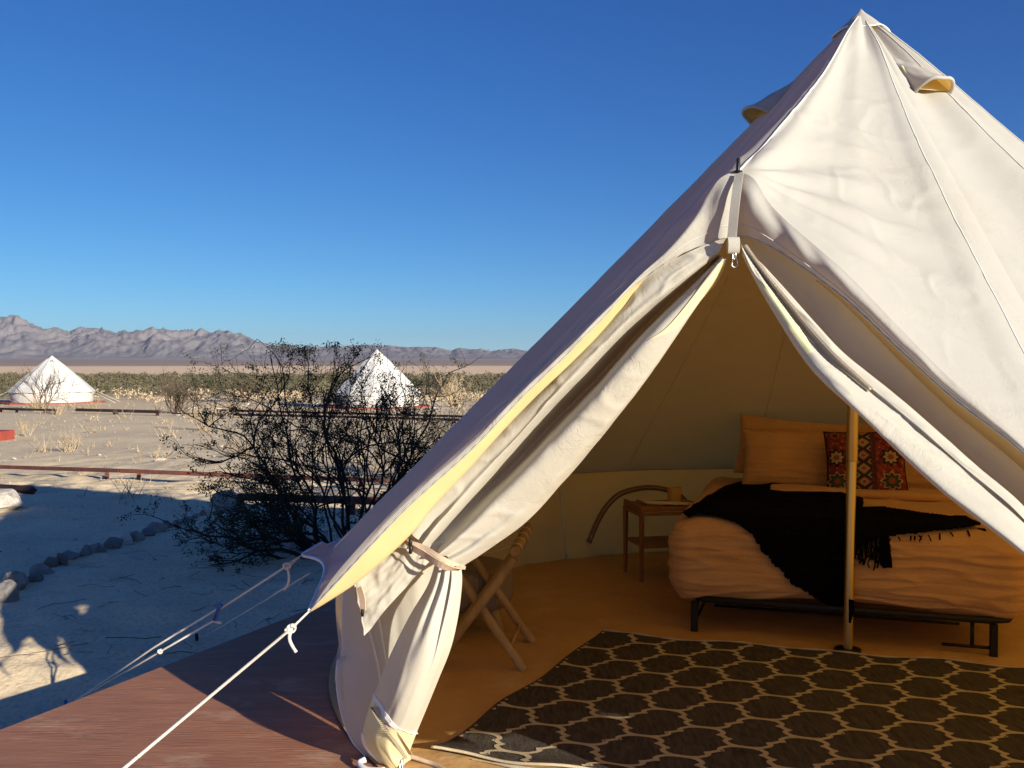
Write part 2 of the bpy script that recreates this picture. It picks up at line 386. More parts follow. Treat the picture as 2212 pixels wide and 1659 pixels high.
def ground_nodes(m, n, l, b, tc):
    geo = n.new('ShaderNodeNewGeometry')
    ln = n.new('ShaderNodeVectorMath'); ln.operation = 'LENGTH'; l.new(geo.outputs['Position'], ln.inputs[0])
    # wobble of the zone borders
    ns = n.new('ShaderNodeTexNoise'); ns.inputs['Scale'].default_value = .012; ns.inputs['Detail'].default_value = 5
    l.new(geo.outputs['Position'], ns.inputs['Vector'])
    ma = n.new('ShaderNodeMath'); ma.operation = 'MULTIPLY_ADD'; ma.inputs[1].default_value = .5; ma.inputs[2].default_value = .75
    l.new(ns.outputs[0], ma.inputs[0])
    mu = n.new('ShaderNodeMath'); mu.operation = 'MULTIPLY'; l.new(ln.outputs['Value'], mu.inputs[0]); l.new(ma.outputs[0], mu.inputs[1])
    lg = n.new('ShaderNodeMath'); lg.operation = 'LOGARITHM'; lg.inputs[1].default_value = 10; l.new(mu.outputs[0], lg.inputs[0])
    dv = n.new('ShaderNodeMath'); dv.operation = 'DIVIDE'; dv.inputs[1].default_value = 5.0; l.new(lg.outputs[0], dv.inputs[0])
    r = n.new('ShaderNodeValToRGB'); cr = r.color_ramp
    cols = [(10, (.78, .645, .43)), (45, (.77, .635, .42)), (75, (.70, .56, .36)), (110, (.40, .34, .20)), (215, (.36, .31, .20)), (262, (.66, .52, .34)), (300, (.88, .66, .43)), (1150, (.88, .66, .44)), (1500, (.40, .315, .25)), (3000, (.34, .28, .25)), (8000, (.42, .34, .30))]
    cr.elements[0].position = math.log10(cols[0][0]) / 5; cr.elements[0].color = (*cols[0][1], 1)
    cr.elements[1].position = math.log10(cols[-1][0]) / 5; cr.elements[1].color = (*cols[-1][1], 1)
    for d, c in cols[1:-1]:
        e = cr.elements.new(math.log10(d) / 5); e.color = (*c, 1)
    l.new(dv.outputs[0], r.inputs[0])
    n2 = n.new('ShaderNodeTexNoise'); n2.inputs['Scale'].default_value = .9; n2.inputs['Detail'].default_value = 9; n2.inputs['Roughness'].default_value = .7
    l.new(geo.outputs['Position'], n2.inputs['Vector'])
    r2 = n.new('ShaderNodeValToRGB'); r2.color_ramp.elements[0].position = .3; r2.color_ramp.elements[1].position = .72
    r2.color_ramp.elements[0].color = (.86, .85, .83, 1); r2.color_ramp.elements[1].color = (1.12, 1.10, 1.06, 1)
    l.new(n2.outputs[0], r2.inputs[0])
    mx = n.new('ShaderNodeMix'); mx.data_type = 'RGBA'; mx.blend_type = 'MULTIPLY'; mx.inputs[0].default_value = 1
    l.new(r.outputs[0], mx.inputs[6]); l.new(r2.outputs[0], mx.inputs[7])
    # grit: small dark and pale specks
    n3 = n.new('ShaderNodeTexNoise'); n3.inputs['Scale'].default_value = 38; n3.inputs['Detail'].default_value = 3
    l.new(geo.outputs['Position'], n3.inputs['Vector'])
    r3 = n.new('ShaderNodeValToRGB'); r3.color_ramp.elements[0].position = .3; r3.color_ramp.elements[1].position = .55
    r3.color_ramp.elements[0].color = (.78, .765, .75, 1); r3.color_ramp.elements[1].color = (1, 1, 1, 1)
    l.new(n3.outputs[0], r3.inputs[0])
    mx2 = n.new('ShaderNodeMix'); mx2.data_type = 'RGBA'; mx2.blend_type = 'MULTIPLY'; mx2.inputs[0].default_value = 1
    l.new(mx.outputs[2], mx2.inputs[6]); l.new(r3.outputs[0], mx2.inputs[7])
    l.new(mx2.outputs[2], b.inputs['Base Color'])
    bp = n.new('ShaderNodeBump'); bp.inputs['Strength'].default_value = .5; bp.inputs['Distance'].default_value = .010
    l.new(n3.outputs[0], bp.inputs['Height'])
    n4 = n.new('ShaderNodeTexNoise'); n4.inputs['Scale'].default_value = 3.2; n4.inputs['Detail'].default_value = 6
    l.new(geo.outputs['Position'], n4.inputs['Vector'])
    bp2 = n.new('ShaderNodeBump'); bp2.inputs['Strength'].default_value = .3; bp2.inputs['Distance'].default_value = .06
    l.new(n4.outputs[0], bp2.inputs['Height']); l.new(bp.outputs[0], bp2.inputs['Normal'])
    l.new(bp2.outputs[0], b.inputs['Normal'])
M['sand'] = mat('desert_sand', (.4, .3, .2), .95, spec=.05, extra=ground_nodes)
obj('desert_ground', V, F, M['sand'], kind='structure')

# ---- mountains: a range about 8 km off, spurs and gullies built as relief
PROF = [(-700, 740), (-500, 722), (-300, 705), (-120, 698), (0, 693), (20, 692), (36, 691), (53, 693), (78, 704), (102, 714), (125, 717), (152, 726), (169, 717), (188, 718), (208, 717), (244, 722), (252, 726), (266, 720), (288, 723), (310, 721), (329, 714), (360, 715), (388, 719), (424, 721), (435, 719), (460, 723), (476, 721), (512, 726), (540, 733), (565, 743), (590, 749), (612, 749), (650, 751), (720, 750), (823, 749), (865, 753), (906, 753), (948, 754), (975, 760), (987, 755), (1010, 757), (1040, 756), (1062, 760), (1078, 758), (1110, 756), (1145, 760), (1200, 752), (1300, 746), (1500, 740), (1800, 742), (2200, 735), (2600, 730), (3000, 735)]
def prof(u):
    for (a, ya), (b, yb) in zip(PROF, PROF[1:]):
        if u <= b: 
            t = (u - a) / (b - a); return ya + (yb - ya) * t
    return PROF[-1][1]
V = []; NU, NR = 1500, 70
D0, D1 = 6400.0, 8600.0
for j in range(NR):
    t = j / (NR - 1)
    for i in range(NU):
        u = -700 + 3700 * i / (NU - 1)
        a = (u - CX) / FPX
        d = D0 + (D1 - D0) * t
        top = (785 - prof(u)) / FPX * (D0 + (D1 - D0) * .72) + 1.36
        bz = zbase(6900) * 1.0
        H = top - bz
        x = a * d; y = d
        q = Vector((x / 430, y / 760, 0))
        rg = 1 - abs(noise.noise(q * 1.3 + Vector((5, 3, 0)))) * 2
        rg2 = 1 - abs(noise.noise(q * 3.4 + Vector((1, 9, 0)))) * 2
        rg3 = 1 - abs(noise.noise(q * 8.5 + Vector((2, 2, 4)))) * 2
        tt = t / .72
        env = smooth(0, 1, tt) if tt < 1 else 1 - .35 * smooth(1, 1.4, tt)
        k = min(1.0, tt) * (1 - smooth(.80, 1.0, tt)) if tt < 1 else 0
        relief = (rg * .34 + rg2 * .26 + rg3 * .14 - .36) * H * .95 * k * (1.15 - .3 * tt)
        foot = smooth(0, .28, tt + .14 * rg)
        z = bz - 12 * (1 - smooth(0, .1, t)) + (H * env ** .85) * foot + relief * foot
        V.append((x, y, z))
F = [(j * NU + i, j * NU + i + 1, (j + 1) * NU + i + 1, (j + 1) * NU + i) for j in range(NR - 1) for i in range(NU - 1)]
M['mount'] = mat('desert_mountain_rock', (.255, .235, .23), .95, var=(.175, .165, .18), vscale=.003, vdetail=10, bump=.6, bscale=.008, bdist=30, bdetail=8, spec=.05)
obj('mountains', V, F, M['mount'], kind='structure')

# ================================================================== PLANTS
ZMAX = 99.0
def grow(mb, leaf, p, d, length, r, depth, rnd, bend=.35, up=.15, nseg=6, leafn=6, leafs=.012, kids=(3, 4), n=4):
    pts = [p.copy()]; dirs = d.normalized()
    seg = length / nseg
    path = []
    for i in range(nseg):
        dirs = (dirs + Vector((rnd.gauss(0, bend), rnd.gauss(0, bend), rnd.gauss(0, bend) + up)) * .5).normalized()
        if p.z > ZMAX and dirs.z > 0: dirs = Vector((dirs.x, dirs.y, -dirs.z * .5)).normalized()
        p = p + dirs * seg
        pts.append(p.copy()); path.append((p.copy(), dirs.copy()))
    mb.tube(pts, [max(.0012, r * (1 - .62 * i / nseg)) for i in range(nseg + 1)], n if r > .004 else 3, cap=False)
    if depth > 0:
        for _ in range(rnd.randint(*kids)):
            q, dd = path[rnd.randint(max(0, nseg // 3), nseg - 1)]
            nd = (dd + Vector((rnd.gauss(0, .55), rnd.gauss(0, .55), rnd.gauss(0, .4) + .1))).normalized()
            grow(mb, leaf, q, nd, length * rnd.uniform(.4, .66), r * .52, depth - 1, rnd, bend, up, max(4, nseg - 1), leafn, leafs, kids, n)
    if depth <= 1 and leaf is not None and leafn:
        dens = (leafn * 3 if rnd.random() < .34 else leafn // 4) if depth == 0 else leafn // 5
        if True:
            for _ in range(dens):
                q, dd = path[rnd.randint(nseg // 2, nseg - 1)]
                c = q + Vector((rnd.gauss(0, 1), rnd.gauss(0, 1), rnd.gauss(0, 1))) * leafs * 1.3
                a = Vector((rnd.uniform(-1, 1), rnd.uniform(-1, 1), rnd.uniform(-.5, 1))).normalized() * leafs
                b = a.orthogonal().normalized() * leafs * .45
                leaf.add([c - a * .6, c + b, c + a, c - b], [(0, 1, 2, 3)])
def bush(name, base, label, cat_, height, spread, nst, seed, m_tw, m_lf, leafn=6, leafs=.012, depth=2, r=.008, group=None, low=0, kids=(3, 4), bend=.35, up=.15, stemkind=None, aim=None):
    rnd = random.Random(seed)
    e = empty(name, base, label, cat_, group)
    mb = MB(); lf = MB()
    for i in range(nst):
        a = rnd.uniform(0, 2 * math.pi)
        if i < low:
            tilt = rnd.uniform(.1, .35); L = spread * rnd.uniform(.75, 1.05)
            if aim is not None: a = aim + rnd.uniform(-.8, .8)
            d = Vector((math.cos(a), math.sin(a), tilt))
            u2 = .03
        else:
            k = rnd.uniform(0, 1) ** .8
            d = Vector((math.cos(a) * spread * k, math.sin(a) * spread * k, height * rnd.uniform(.75, 1.0)))
            L = d.length * rnd.uniform(.72, 1.0); u2 = up
        p = base + Vector((math.cos(a), math.sin(a), 0)) * rnd.uniform(0, .26) * spread + Vector((0, 0, -.03))
        grow(mb, lf, p, d, L, r * rnd.uniform(.6, 1.2), depth, rnd, bend, u2, 9, leafn, leafs, kids)
    br = mb.build('branches', m_tw, e)
    if lf.v: lf.build('foliage', m_lf, e, smooth=False)
    return e
ZMAX = 1.50
bp0 = Vector((-1.34, 7.5, 0)); bp0.z = ground(bp0.x, bp0.y)
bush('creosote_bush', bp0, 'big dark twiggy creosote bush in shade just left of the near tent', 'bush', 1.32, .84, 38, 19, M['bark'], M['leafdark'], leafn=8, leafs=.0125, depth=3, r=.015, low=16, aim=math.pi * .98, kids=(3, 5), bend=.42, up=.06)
ZMAX = 99.0
b1 = Vector((-.95, 10.6, 0)); b1.z = ground(b1.x, b1.y)
bush('creosote_bush', b1, 'sunlit brownish creosote bush behind the big dark bush', 'bush', .80, .9, 20, 12, M['bushtwig'], M['leafolive'], leafn=8, leafs=.016, depth=2, r=.010, kids=(3, 4))
b2 = Vector((-.25, 12.5, 0)); b2.z = ground(b2.x, b2.y)
bush('creosote_bush', b2, 'sunlit olive creosote bush right beside the edge of the near tent roof', 'bush', 1.05, .9, 20, 13, M['bushtwig'], M['leafolive'], leafn=12, leafs=.022, depth=2, r=.010, kids=(3, 4))
DRY = [
 (382, 893, 1.35, .95, 26, 'bare grey shrub on the dark rail right of the left white tent', M['bushtwig'], 0),
 (92, 886, 2.0, 1.1, 16, 'leafless shrub standing in front of the left white tent', M['bushtwig'], 0),
 (150, 976, .42, .40, 26, 'small dry straw-coloured shrub alone on the open sand', M['drytwig'], 0),
 (440, 930, .60, .55, 30, 'dry tan grass clump left of the big dark bush below the far rails', M['drytwig'], 0),
 (366, 925, .30, .35, 10, 'tiny sprawling dry twig left of the tan grass clump', M['drytwig'], 0),
 (85, 889, .7, .9, 34, 'wide tan dry brush at the foot of the left white tent', M['drytwig'], 0),
 (200, 888, .55, .7, 24, 'low tan dry brush over the far rail right of the left tent', M['drytwig'], 0),
 (60, 942, .45, .5, 14, 'sparse dry twigs near the red corner at the left edge', M['drytwig'], 0),
 (530, 868, 1.4, .8, 14, 'small green desert shrub between the two white tents', M['bushtwig'], 1),
 (478, 856, 1.0, .7, 12, 'small round bush on the flat left of the green shrub', M['bushtwig'], 1),
 (985, 880, 1.3, 1.2, 26, 'straw-coloured shrub right of the second white tent', M['drytwig'], 0),
 (940, 868, 1.6, 1.2, 20, 'olive shrub behind the right corner of the second white tent', M['bushtwig'], 1),
]
for i, (u, v, h, s, n_, lab, m_, lf_) in enumerate(DRY):
    q = G(u, v)
    bush('desert_shrub', q, lab, 'shrub', h, s, n_, 40 + i, m_, M['leafolive'], leafn=6 if lf_ else 0, leafs=.05, depth=2 if h > .5 else 1, r=.030 if h > 1 else .009, kids=(3, 4), bend=.4)
# far scrub: one mass nobody could count
rnd = random.Random(5)
mb = MB(); mt = MB()
def tuft(mbx, q, h, wd, k, leaf):
    for _ in range(k):
        a = rnd.uniform(0, 6.283); rr = math.sqrt(rnd.random()) * wd
        zt = rnd.random() ** .7 * h * (1 - .45 * (rr / wd) ** 2)
        c = Vector((q.x + math.cos(a) * rr, q.y + math.sin(a) * rr * .8, q.z + zt))
        s = leaf * rnd.uniform(.5, 1.2)
        d = Vector((rnd.uniform(-1, 1), rnd.uniform(-1, 1), rnd.uniform(-.2, 1.4))).normalized() * s
        e = Vector((rnd.uniform(-1, 1), rnd.uniform(-1, 1), rnd.uniform(-1, 1))).normalized() * s * .4
        mbx.add([c, c + d + e, c + d - e], [(0, 1, 2)])
def at_far(r, a): 
    x, y = math.tan(a) * r, r
    return Vector((x, y, ground(x, y)))
for _ in range(1700):
    r = 72 * (250 / 72) ** (rnd.random() ** .8)
    a = math.atan(rnd.uniform(-.60, .06))
    q = at_far(r, a)
    if r < 190 and noise.noise(Vector((q.x * .07, q.y * .07, 3))) < -.12 + rnd.uniform(-.25, .1): continue
    if abs(q.x + 27) < 9 and r < 78 or abs(q.x + 8.5) < 6 and r < 62: continue
    tuft(mb, q, rnd.uniform(.5, 1.5), rnd.uniform(.6, 1.5), 44, .26 if r < 120 else .40)
mb.build('desert_scrub', M['leafolive'], smooth=False, kind='stuff')
for _ in range(170):
    r = 60 * (110 / 60) ** rnd.random()
    a = math.atan(rnd.uniform(-.50, .04))
    q = at_far(r, a)
    if abs(q.x + 27) < 4 and r < 66 or abs(q.x + 8.5) < 4 and r < 60: continue
    tuft(mt, q, rnd.uniform(.2, .7), rnd.uniform(.5, 1.3), 46, .20)
mt.build('dry_brush', M['drytwig'], smooth=False, kind='stuff')
# litter of twigs, small stones on the sand
mb = MB(); ms = MB()
for _ in range(900):
    x = rnd.uniform(-7, 0.2); y = rnd.uniform(5, 40) ** 1.0
    x *= y / 9
    q = Vector((x, y, ground(x, y)))
    s = rnd.uniform(.006, .022) * (y / 9) ** .5
    vs = [q + Vector((rnd.uniform(-1, 1), rnd.uniform(-1, 1), rnd.uniform(-.3, 1))) * s for _ in range(5)]
    ms.add(vs, [(0, 1, 2), (0, 2, 3), (0, 3, 4), (1, 2, 4), (1, 3, 4), (2, 3, 4)])
for _ in range(110):
    x = rnd.uniform(-3.0, -.5); y = rnd.uniform(4.9, 8.5)
    q = Vector((x, y, ground(x, y) + .012)); a = rnd.uniform(0, 6.28); L = rnd.uniform(.05, .35)
    pts = [q + Vector((math.cos(a), math.sin(a), 0)) * L * t + Vector((rnd.gauss(0, .012), rnd.gauss(0, .012), rnd.uniform(0, .02))) for t in (0, .35, .7, 1)]
    mb.tube(pts, rnd.uniform(.0012, .0028), 3, cap=False)
gt = MB()
for _ in range(420):
    y = rnd.uniform(11, 60); x = rnd.uniform(-.56, .02) * y
    q = Vector((x, y, ground(x, y)))
    if -11 < x < -6 and 51 < y < 60 or -31 < x < -24 and y > 56: continue
    big = rnd.random() < .12
    for _k in range(26 if big else 9):
        a = rnd.uniform(0, 6.28); L = rnd.uniform(.05, .22) * (1.9 if big else .7) * (1 + y / 60)
        b0 = q + Vector((rnd.gauss(0, .05), rnd.gauss(0, .05), -.01)) * (2 if big else 1)
        tip = b0 + Vector((math.cos(a) * L * .8, math.sin(a) * L * .8, L * rnd.uniform(.4, 1.0)))
        wv = Vector((-math.sin(a), math.cos(a), 0)) * .004 * (1 + y / 14)
        gt.add([b0 - wv, b0 + wv, tip], [(0, 1, 2)])
gt.build('dry_grass', M['drytwig'], smooth=False, kind='stuff')
ms.build('pebbles', M['st_pale'], smooth=False, kind='stuff')
mb.build('fallen_twigs', M['bushtwig'], kind='stuff')

# ================================================================== STONES
def stone(u, v, wpx, hpx, m_, label, group=None, seed=0, depthk=.8, name='stone', cat_='stone'):
    q = G(u, v)
    d = q.y
    wd = wpx * d / FPX; h = hpx * d / FPX * 1.05
    rn = random.Random(seed * 13 + 5)
    bmv = []; faces = []
    NA, NB = 18, 12
    rz = rn.uniform(0, 3)
    cuts = [(Vector((rn.gauss(0, 1), rn.gauss(0, 1), rn.gauss(0, .8))).normalized(), rn.uniform(.45, .80)) for _ in range(13)]
    for j in range(NB):
        th = math.pi * j / (NB - 1)
        for i in range(NA):
            ph = 2 * math.pi * i / NA
            p = Vector((math.sin(th) * math.cos(ph), math.sin(th) * math.sin(ph), math.cos(th)))
            for cn, cd in cuts:
                k = p.dot(cn)
                if k > cd: p = p - cn * (k - cd)
            p = p * (1 + .10 * noise.noise(p * 2.2 + Vector((seed, 0, 0))))
            bmv.append(Vector((q.x + p.x * wd * .70, q.y + p.y * wd * .6 * depthk + wd * .12, q.z + h * .30 + p.z * h * .68)))
    for j in range(NB - 1):
        for i in range(NA):
            faces.append((j * NA + i, (j + 1) * NA + i, (j + 1) * NA + (i + 1) % NA, j * NA + (i + 1) % NA))
    o = obj(name, bmv, faces, m_, smooth=False)
    return tag(o, label, cat_, group)
gE = 'stones edging the shaded sand path'
ST = [
 (10, 1300, 44, 50, 'st_dark', 'dark bluish stone cut by the left edge, nearest of the stone row'),
 (29, 1276, 54, 40, 'st_grey', 'large grey-blue rounded stone at the left end of the stone row'),
 (47, 1262, 22, 18, 'st_pale', 'small pale stone behind the large grey-blue stone'),
 (70, 1258, 34, 28, 'st_dark', 'brown-grey dark stone between the small pale one and the long flat one'),
 (92, 1240, 44, 22, 'st_grey', 'long flat grey stone left of the reddish stones'),
 (106, 1226, 36, 26, 'st_red', 'reddish-brown angular stone in the stone row'),
 (133, 1221, 28, 28, 'st_red', 'rounded brown stone beside the reddish angular stone'),
 (154, 1208, 36, 20, 'st_grey', 'mid grey stone right of the rounded brown stone'),
 (183, 1200, 32, 22, 'st_dark', 'dark grey block under the long pale-topped block'),
 (206, 1193, 38, 24, 'st_grey', 'long block with a pale flat top in the middle of the stone row'),
 (243, 1185, 40, 24, 'st_dark', 'dark wide stone at the foot of the pale upright stone'),
 (271, 1176, 32, 30, 'st_pale', 'pale upright stone, the brightest in the stone row'),
 (293, 1169, 28, 24, 'st_grey', 'grey stone right of the pale upright stone'),
 (317, 1158, 26, 22, 'st_dark', 'dark stone left of the broad rounded one'),
 (335, 1150, 42, 28, 'st_grey', 'broad rounded grey stone in the far half of the stone row'),
 (362, 1140, 24, 16, 'st_dark', 'small dark stone right of the broad rounded stone'),
 (384, 1134, 20, 13, 'st_grey', 'small grey stone, fifth from the boulder'),
 (403, 1127, 20, 14, 'st_dark', 'small dark stone, fourth from the boulder'),
 (421, 1120, 18, 12, 'st_grey', 'small grey stone, third from the boulder'),
 (438, 1114, 20, 15, 'st_red', 'brownish stone, second from the boulder'),
 (458, 1108, 22, 14, 'st_pale', 'pale flat stone just left of the boulder'),
]
for i, (u, v, a, b, m_, lab) in enumerate(ST): stone(u, v, a, b, M[m_], lab, gE, 20 + i)
stone(480, 1108, 72, 46, M['st_grey'], 'big rounded grey boulder left of the rail end by the dark bush', None, 61, 1.0, 'boulder', 'boulder')
stone(8, 1102, 74, 44, M['st_pale'], 'big pale boulder cut by the left edge of the picture', None, 62, 1.0, 'boulder', 'boulder')
stone(345, 996, 26, 7, M['st_pale'], 'flat white block lying alone on the sunlit sand', None, 63, .5, 'stone', 'stone')
stone(622, 1194, 30, 26, M['st_pale'], 'white jagged rock on the ground under the dark bush', None, 64, .8)
stone(640, 1190, 24, 20, M['st_pale'], 'whitish rock right next to the white jagged rock under the bush', None, 65, .8)
stone(680, 1156, 18, 13, M['st_pale'], 'small white rock deep under the dark bush', None, 66, .8)
gW = 'pale rocks scattered along the far rails'
for i, (u, v, a, b, lab) in enumerate([(516, 880, 22, 9, 'widest pale rock beside the far rails between the tents'), (534, 878, 12, 10, 'pale round rock right of the widest pale rock by the far rails'), (417, 882, 6, 8, 'small white upright rock right of the bare grey shrub'),
    (375 + 33, 884, 9, 5, 'flat pale rock close to the bare grey shrub'), (402 - 17, 897, 9, 7, 'white rock at the foot of the bare grey shrub'), (470, 884, 14, 6, 'pale rock at the left end of the twin rails'), (492, 900, 12, 7, 'pale rock below the twin rails'),
    (478, 965, 6, 4, 'tiny pale stone on the open sand left of the dark bush'), (215, 984, 7, 5, 'tiny pale stone by the lone straw shrub'), (30, 992, 9, 5, 'pale stone on the sand near the left edge')]):
    stone(u, v, a, b, M['st_pale'], lab, gW, 80 + i)

# ================================================================== RAIL FENCES
def rail(pts, th, posts, m_, label, hgt, group='low rails along the paths', ph=None):
    """pts: picture points of the rail foot line; posts: u positions"""
    P = [G(u, v) for (u, v) in pts]
    e = empty('rail_fence', P[0].lerp(P[-1], .5), label, 'fence', group)
    for a, b in zip(P, P[1:]):
        mb = MB()
        d = (b - a); L = d.length; rz = math.atan2(d.y, d.x)
        mid = a.lerp(b, .5) + Vector((0, 0, hgt))
        Mx = Matrix.Translation(mid) @ Matrix.Rotation(rz, 4, 'Z') @ Matrix.Rotation(-math.asin(d.z / L), 4, 'Y')
        mb.box((0, 0, 0), (L - .004, th * .9, th), bev=.004, M=Mx)
        flat_angle(mb.build('rail', m_, e, smooth=False))
    allp = P
    for u in posts:
        # find the segment below this u
        for (a, b) in zip(pts, pts[1:]):
            if min(a[0], b[0]) <= u <= max(a[0], b[0]):
                t = (u - a[0]) / (b[0] - a[0]); q = G(u, a[1] + (b[1] - a[1]) * t); break
        else: continue
        mb = MB(); mb.box(q + Vector((0, 0, hgt * .5 - th * .5 - .003)), (th * .95, th * .8, hgt - th * .5 + th * .45), bev=.003)
        mb.build('post', m_, e, smooth=False)
    return e
rail([(-260, 1016), (-60, 1023), (259, 1035)], .055, [-200, -30, 231], M['railwood'], 'long red-brown low rail from the left edge to the joint', .125)
rail([(260, 1035.3), (600, 1049), (960, 1064)], .055, [300, 600, 780], M['railwood'], 'long red-brown low rail passing behind the dark bush', .125)
rail([(515, 1103), (960, 1118)], .075, [519, 760], M['railwood'], 'nearer red rail starting beside the boulder and running behind the bush', .15)
rail([(-30, 889), (40, 892), (122, 894)], .10, [2, 36, 118], M['darkrail'], 'dark far rail in front of the left tent, leftmost piece', .17)
rail([(165, 893), (345, 898)], .13, [248, 252, 340], M['darkrail'], 'dark reddish far rail between the left tent and the bare shrub', .17)
rail([(372, 899), (465, 901)], .07, [395, 450], M['darkrail'], 'thin dark rail behind the bare shrub and pale rocks', .12)
rail([(468, 894), (760, 902), (1010, 910)], .085, [476, 600, 740], M['darkrail'], 'upper one of the twin dark rails running behind the dark bush', .17)
rail([(505, 903), (760, 909), (1010, 916)], .085, [520, 640, 800], M['darkrail'], 'lower one of the twin dark rails running behind the dark bush', .14)
# timber lying behind the left boulder
a = G(-30, 1064); b = G(63, 1070)
mb = MB(); mb.tube([a + Vector((0, .1, .05)), b + Vector((0, .1, .05))], .06, 4)
tag(mb.build('timber', M['darkrail'], smooth=False), 'dark square timber lying behind the big pale boulder', 'timber')
mb = MB(); q = G(-14, 952); mb.box(q + Vector((0, 0, .12)), (.5, 1.2, .26), bev=.01)
tag(mb.build('platform_corner', M['deckred'], smooth=False), 'red painted platform corner cut by the left edge', 'platform')

# ================================================================== FAR TENTS
def far_tent(u, v, Rt, H, e_z, seed, label, plabel, door):
    q = G(u, v); base = q.copy(); base.y += Rt * .2
    base.z = ground(base.x, base.y) + .12
    e = empty('bell_tent', base, label, 'tent', 'distant white bell tents')
    rn = random.Random(seed)
    N = 96; Mr = 26
    Vv = []
    for j in range(Mr + 1):
        s = j / Mr
        for i in range(N):
            a = 2 * math.pi * i / N
            sc_ = abs(math.sin(a * 6))
            R_ = Rt * (1.0 - .045 * sc_ * s)
            z = H + (e_z - H) * (s - .10 * s * (1 - s)) + (.0 if s < 1 else -.02)
            r_ = R_ * s - .05 * math.sin(math.pi * s) * sc_
            r_ += .015 * nz((a * 3, s * 4, seed), 2)
            Vv.append(base + Vector((math.cos(a) * r_, math.sin(a) * r_, z)))
    Ff = [(j * N + i, j * N + (i + 1) % N, (j + 1) * N + (i + 1) % N, (j + 1) * N + i) for j in range(Mr) for i in range(N)]
    obj('roof', Vv, Ff, M['farcanvas'], e)
    Vv = []
    for j in range(7):
        for i in range(N):
            a = 2 * math.pi * i / N
            r_ = Rt * .93 + .02 * nz((math.cos(a) * 3, math.sin(a) * 3, j * .4 + seed), 1.5)
            Vv.append(base + Vector((math.cos(a) * r_, math.sin(a) * r_, (e_z - .01) * (1 - j / 6))))
    Ff = [(j * N + i, j * N + (i + 1) % N, (j + 1) * N + (i + 1) % N, (j + 1) * N + i) for j in range(6) for i in range(N)]
    obj('wall', Vv, Ff, M['farcanvas'], e)
    for k in (9, 10, 11, 12, 8, 7):
        a = R(30 * k); mb = MB()
        pts = [base + Vector((math.cos(a) * s * (Rt - .01) * 1.0, math.sin(a) * s * (Rt - .01), H + (e_z - H) * (s - .10 * s * (1 - s)) + .015)) for s in [i / 10 for i in range(1, 11)]]
        mb.tube(pts, .008, 4); mb.build('seam', M['seam'], e)
    for k in (0, 1, 11, 6, 7, 5):
        a = R(30 * k); mb = MB()
        p = base + Vector((math.cos(a) * Rt, math.sin(a) * Rt, e_z)); g = base + Vector((math.cos(a) * (Rt + 1.5), math.sin(a) * (Rt + 1.5), -.1))
        mb.tube([p, g], .010, 4); mb.build('guy_rope', M['rope'], e)
    # vent
    a = R(-60); mb = MB(); c = base + Vector((math.cos(a) * .5, math.sin(a) * .5, H - .42))
    mb.tube([c + Vector((-.13, 0, 0)), c + Vector((-.07, -.06, .12)), c + Vector((.07, -.06, .12)), c + Vector((.13, 0, 0))], .03, 5)
    mb.build('vent', M['farcanvas'], e)
    mb = MB(); pl = []
    for i in range(8):
        a = R(22.5 + 45 * i); pl.append((math.cos(a) * Rt * 1.22, math.sin(a) * Rt * 1.22))
    vs = [base + Vector((x, y, -.004)) for x, y in pl] + [base + Vector((x, y, -.24)) for x, y in pl]
    fs = [tuple(range(8))] + [(i, i + 8, (i + 1) % 8 + 8, (i + 1) % 8) for i in range(8)]
    o = obj('tent_platform', vs, fs, M['deckred'], smooth=False); tag(o, plabel, 'platform', 'red platforms of the distant tents')
far_tent(105, 872, 2.62, 3.0, .66, 1, 'white bell tent far off at the left, on open desert', 'low red platform under the far left white tent', True)
far_tent(812, 881, 2.42, 3.05, .62, 2, 'white bell tent seen through the dark bush', 'low red platform under the white tent behind the bush', True)

# ================================================================== AIR
HZ = mb = MB()
hb = obj('haze', [Vector((x, y, z)) for x in (-15000, 15000) for y in (-4200, 15000) for z in (-3.4, 470.0)], [(0, 1, 3, 2), (4, 6, 7, 5), (0, 4, 5, 1), (2, 3, 7, 6), (0, 2, 6, 4), (1, 5, 7, 3)], M['sand'], kind='stuff', smooth=False)
hm = bpy.data.materials.new('haze_air'); hm.use_nodes = True; hn = hm.node_tree.nodes; hn.clear()
ho = hn.new('ShaderNodeOutputMaterial'); hv = hn.new('ShaderNodeVolumePrincipled')
hv.inputs['Color'].default_value = (.80, .87, 1.0, 1); hv.inputs['Density'].default_value = 3.5e-5; hv.inputs['Anisotropy'].default_value = .3
hm.node_tree.links.new(hv.outputs[0], ho.inputs['Volume'])
hb.data.materials.clear(); hb.data.materials.append(hm)
# ================================================================== DECK
dk = [(-3.35, .27), (-.60, 6.35), (.9, 7.5), (3.2, 7.5), (4.9, 5.6), (4.9, .5), (3.4, -1.6), (-2.2, -1.6)]
vs = [Vector((x, y, 0)) for x, y in dk] + [Vector((x, y, -.019)) for x, y in dk]
n_ = len(dk)
obj('deck', vs, [tuple(range(n_))[::-1]] + [(i, (i + 1) % n_, (i + 1) % n_ + n_, i + n_) for i in range(n_)], M['deckwood'], kind='structure', smooth=False)
mb = MB()
for (x0, y0), (x1, y1) in zip(dk, dk[1:] + dk[:1]):
    a = Vector((x0, y0, 0)); b = Vector((x1, y1, 0)); d = b - a; nrm = Vector((d.y, -d.x, 0)).normalized()
    c = a.lerp(b, .5); inn = (Vector((1, 3, 0)) - c); nrm = nrm if nrm.dot(inn) > 0 else -nrm
    mb.box(c + nrm * .05 + Vector((0, 0, -.12)), (d.length - .06, .045, .195), math.atan2(d.y, d.x))
mb.build('deck_joists', M['railwood'], kind='structure', smooth=False)

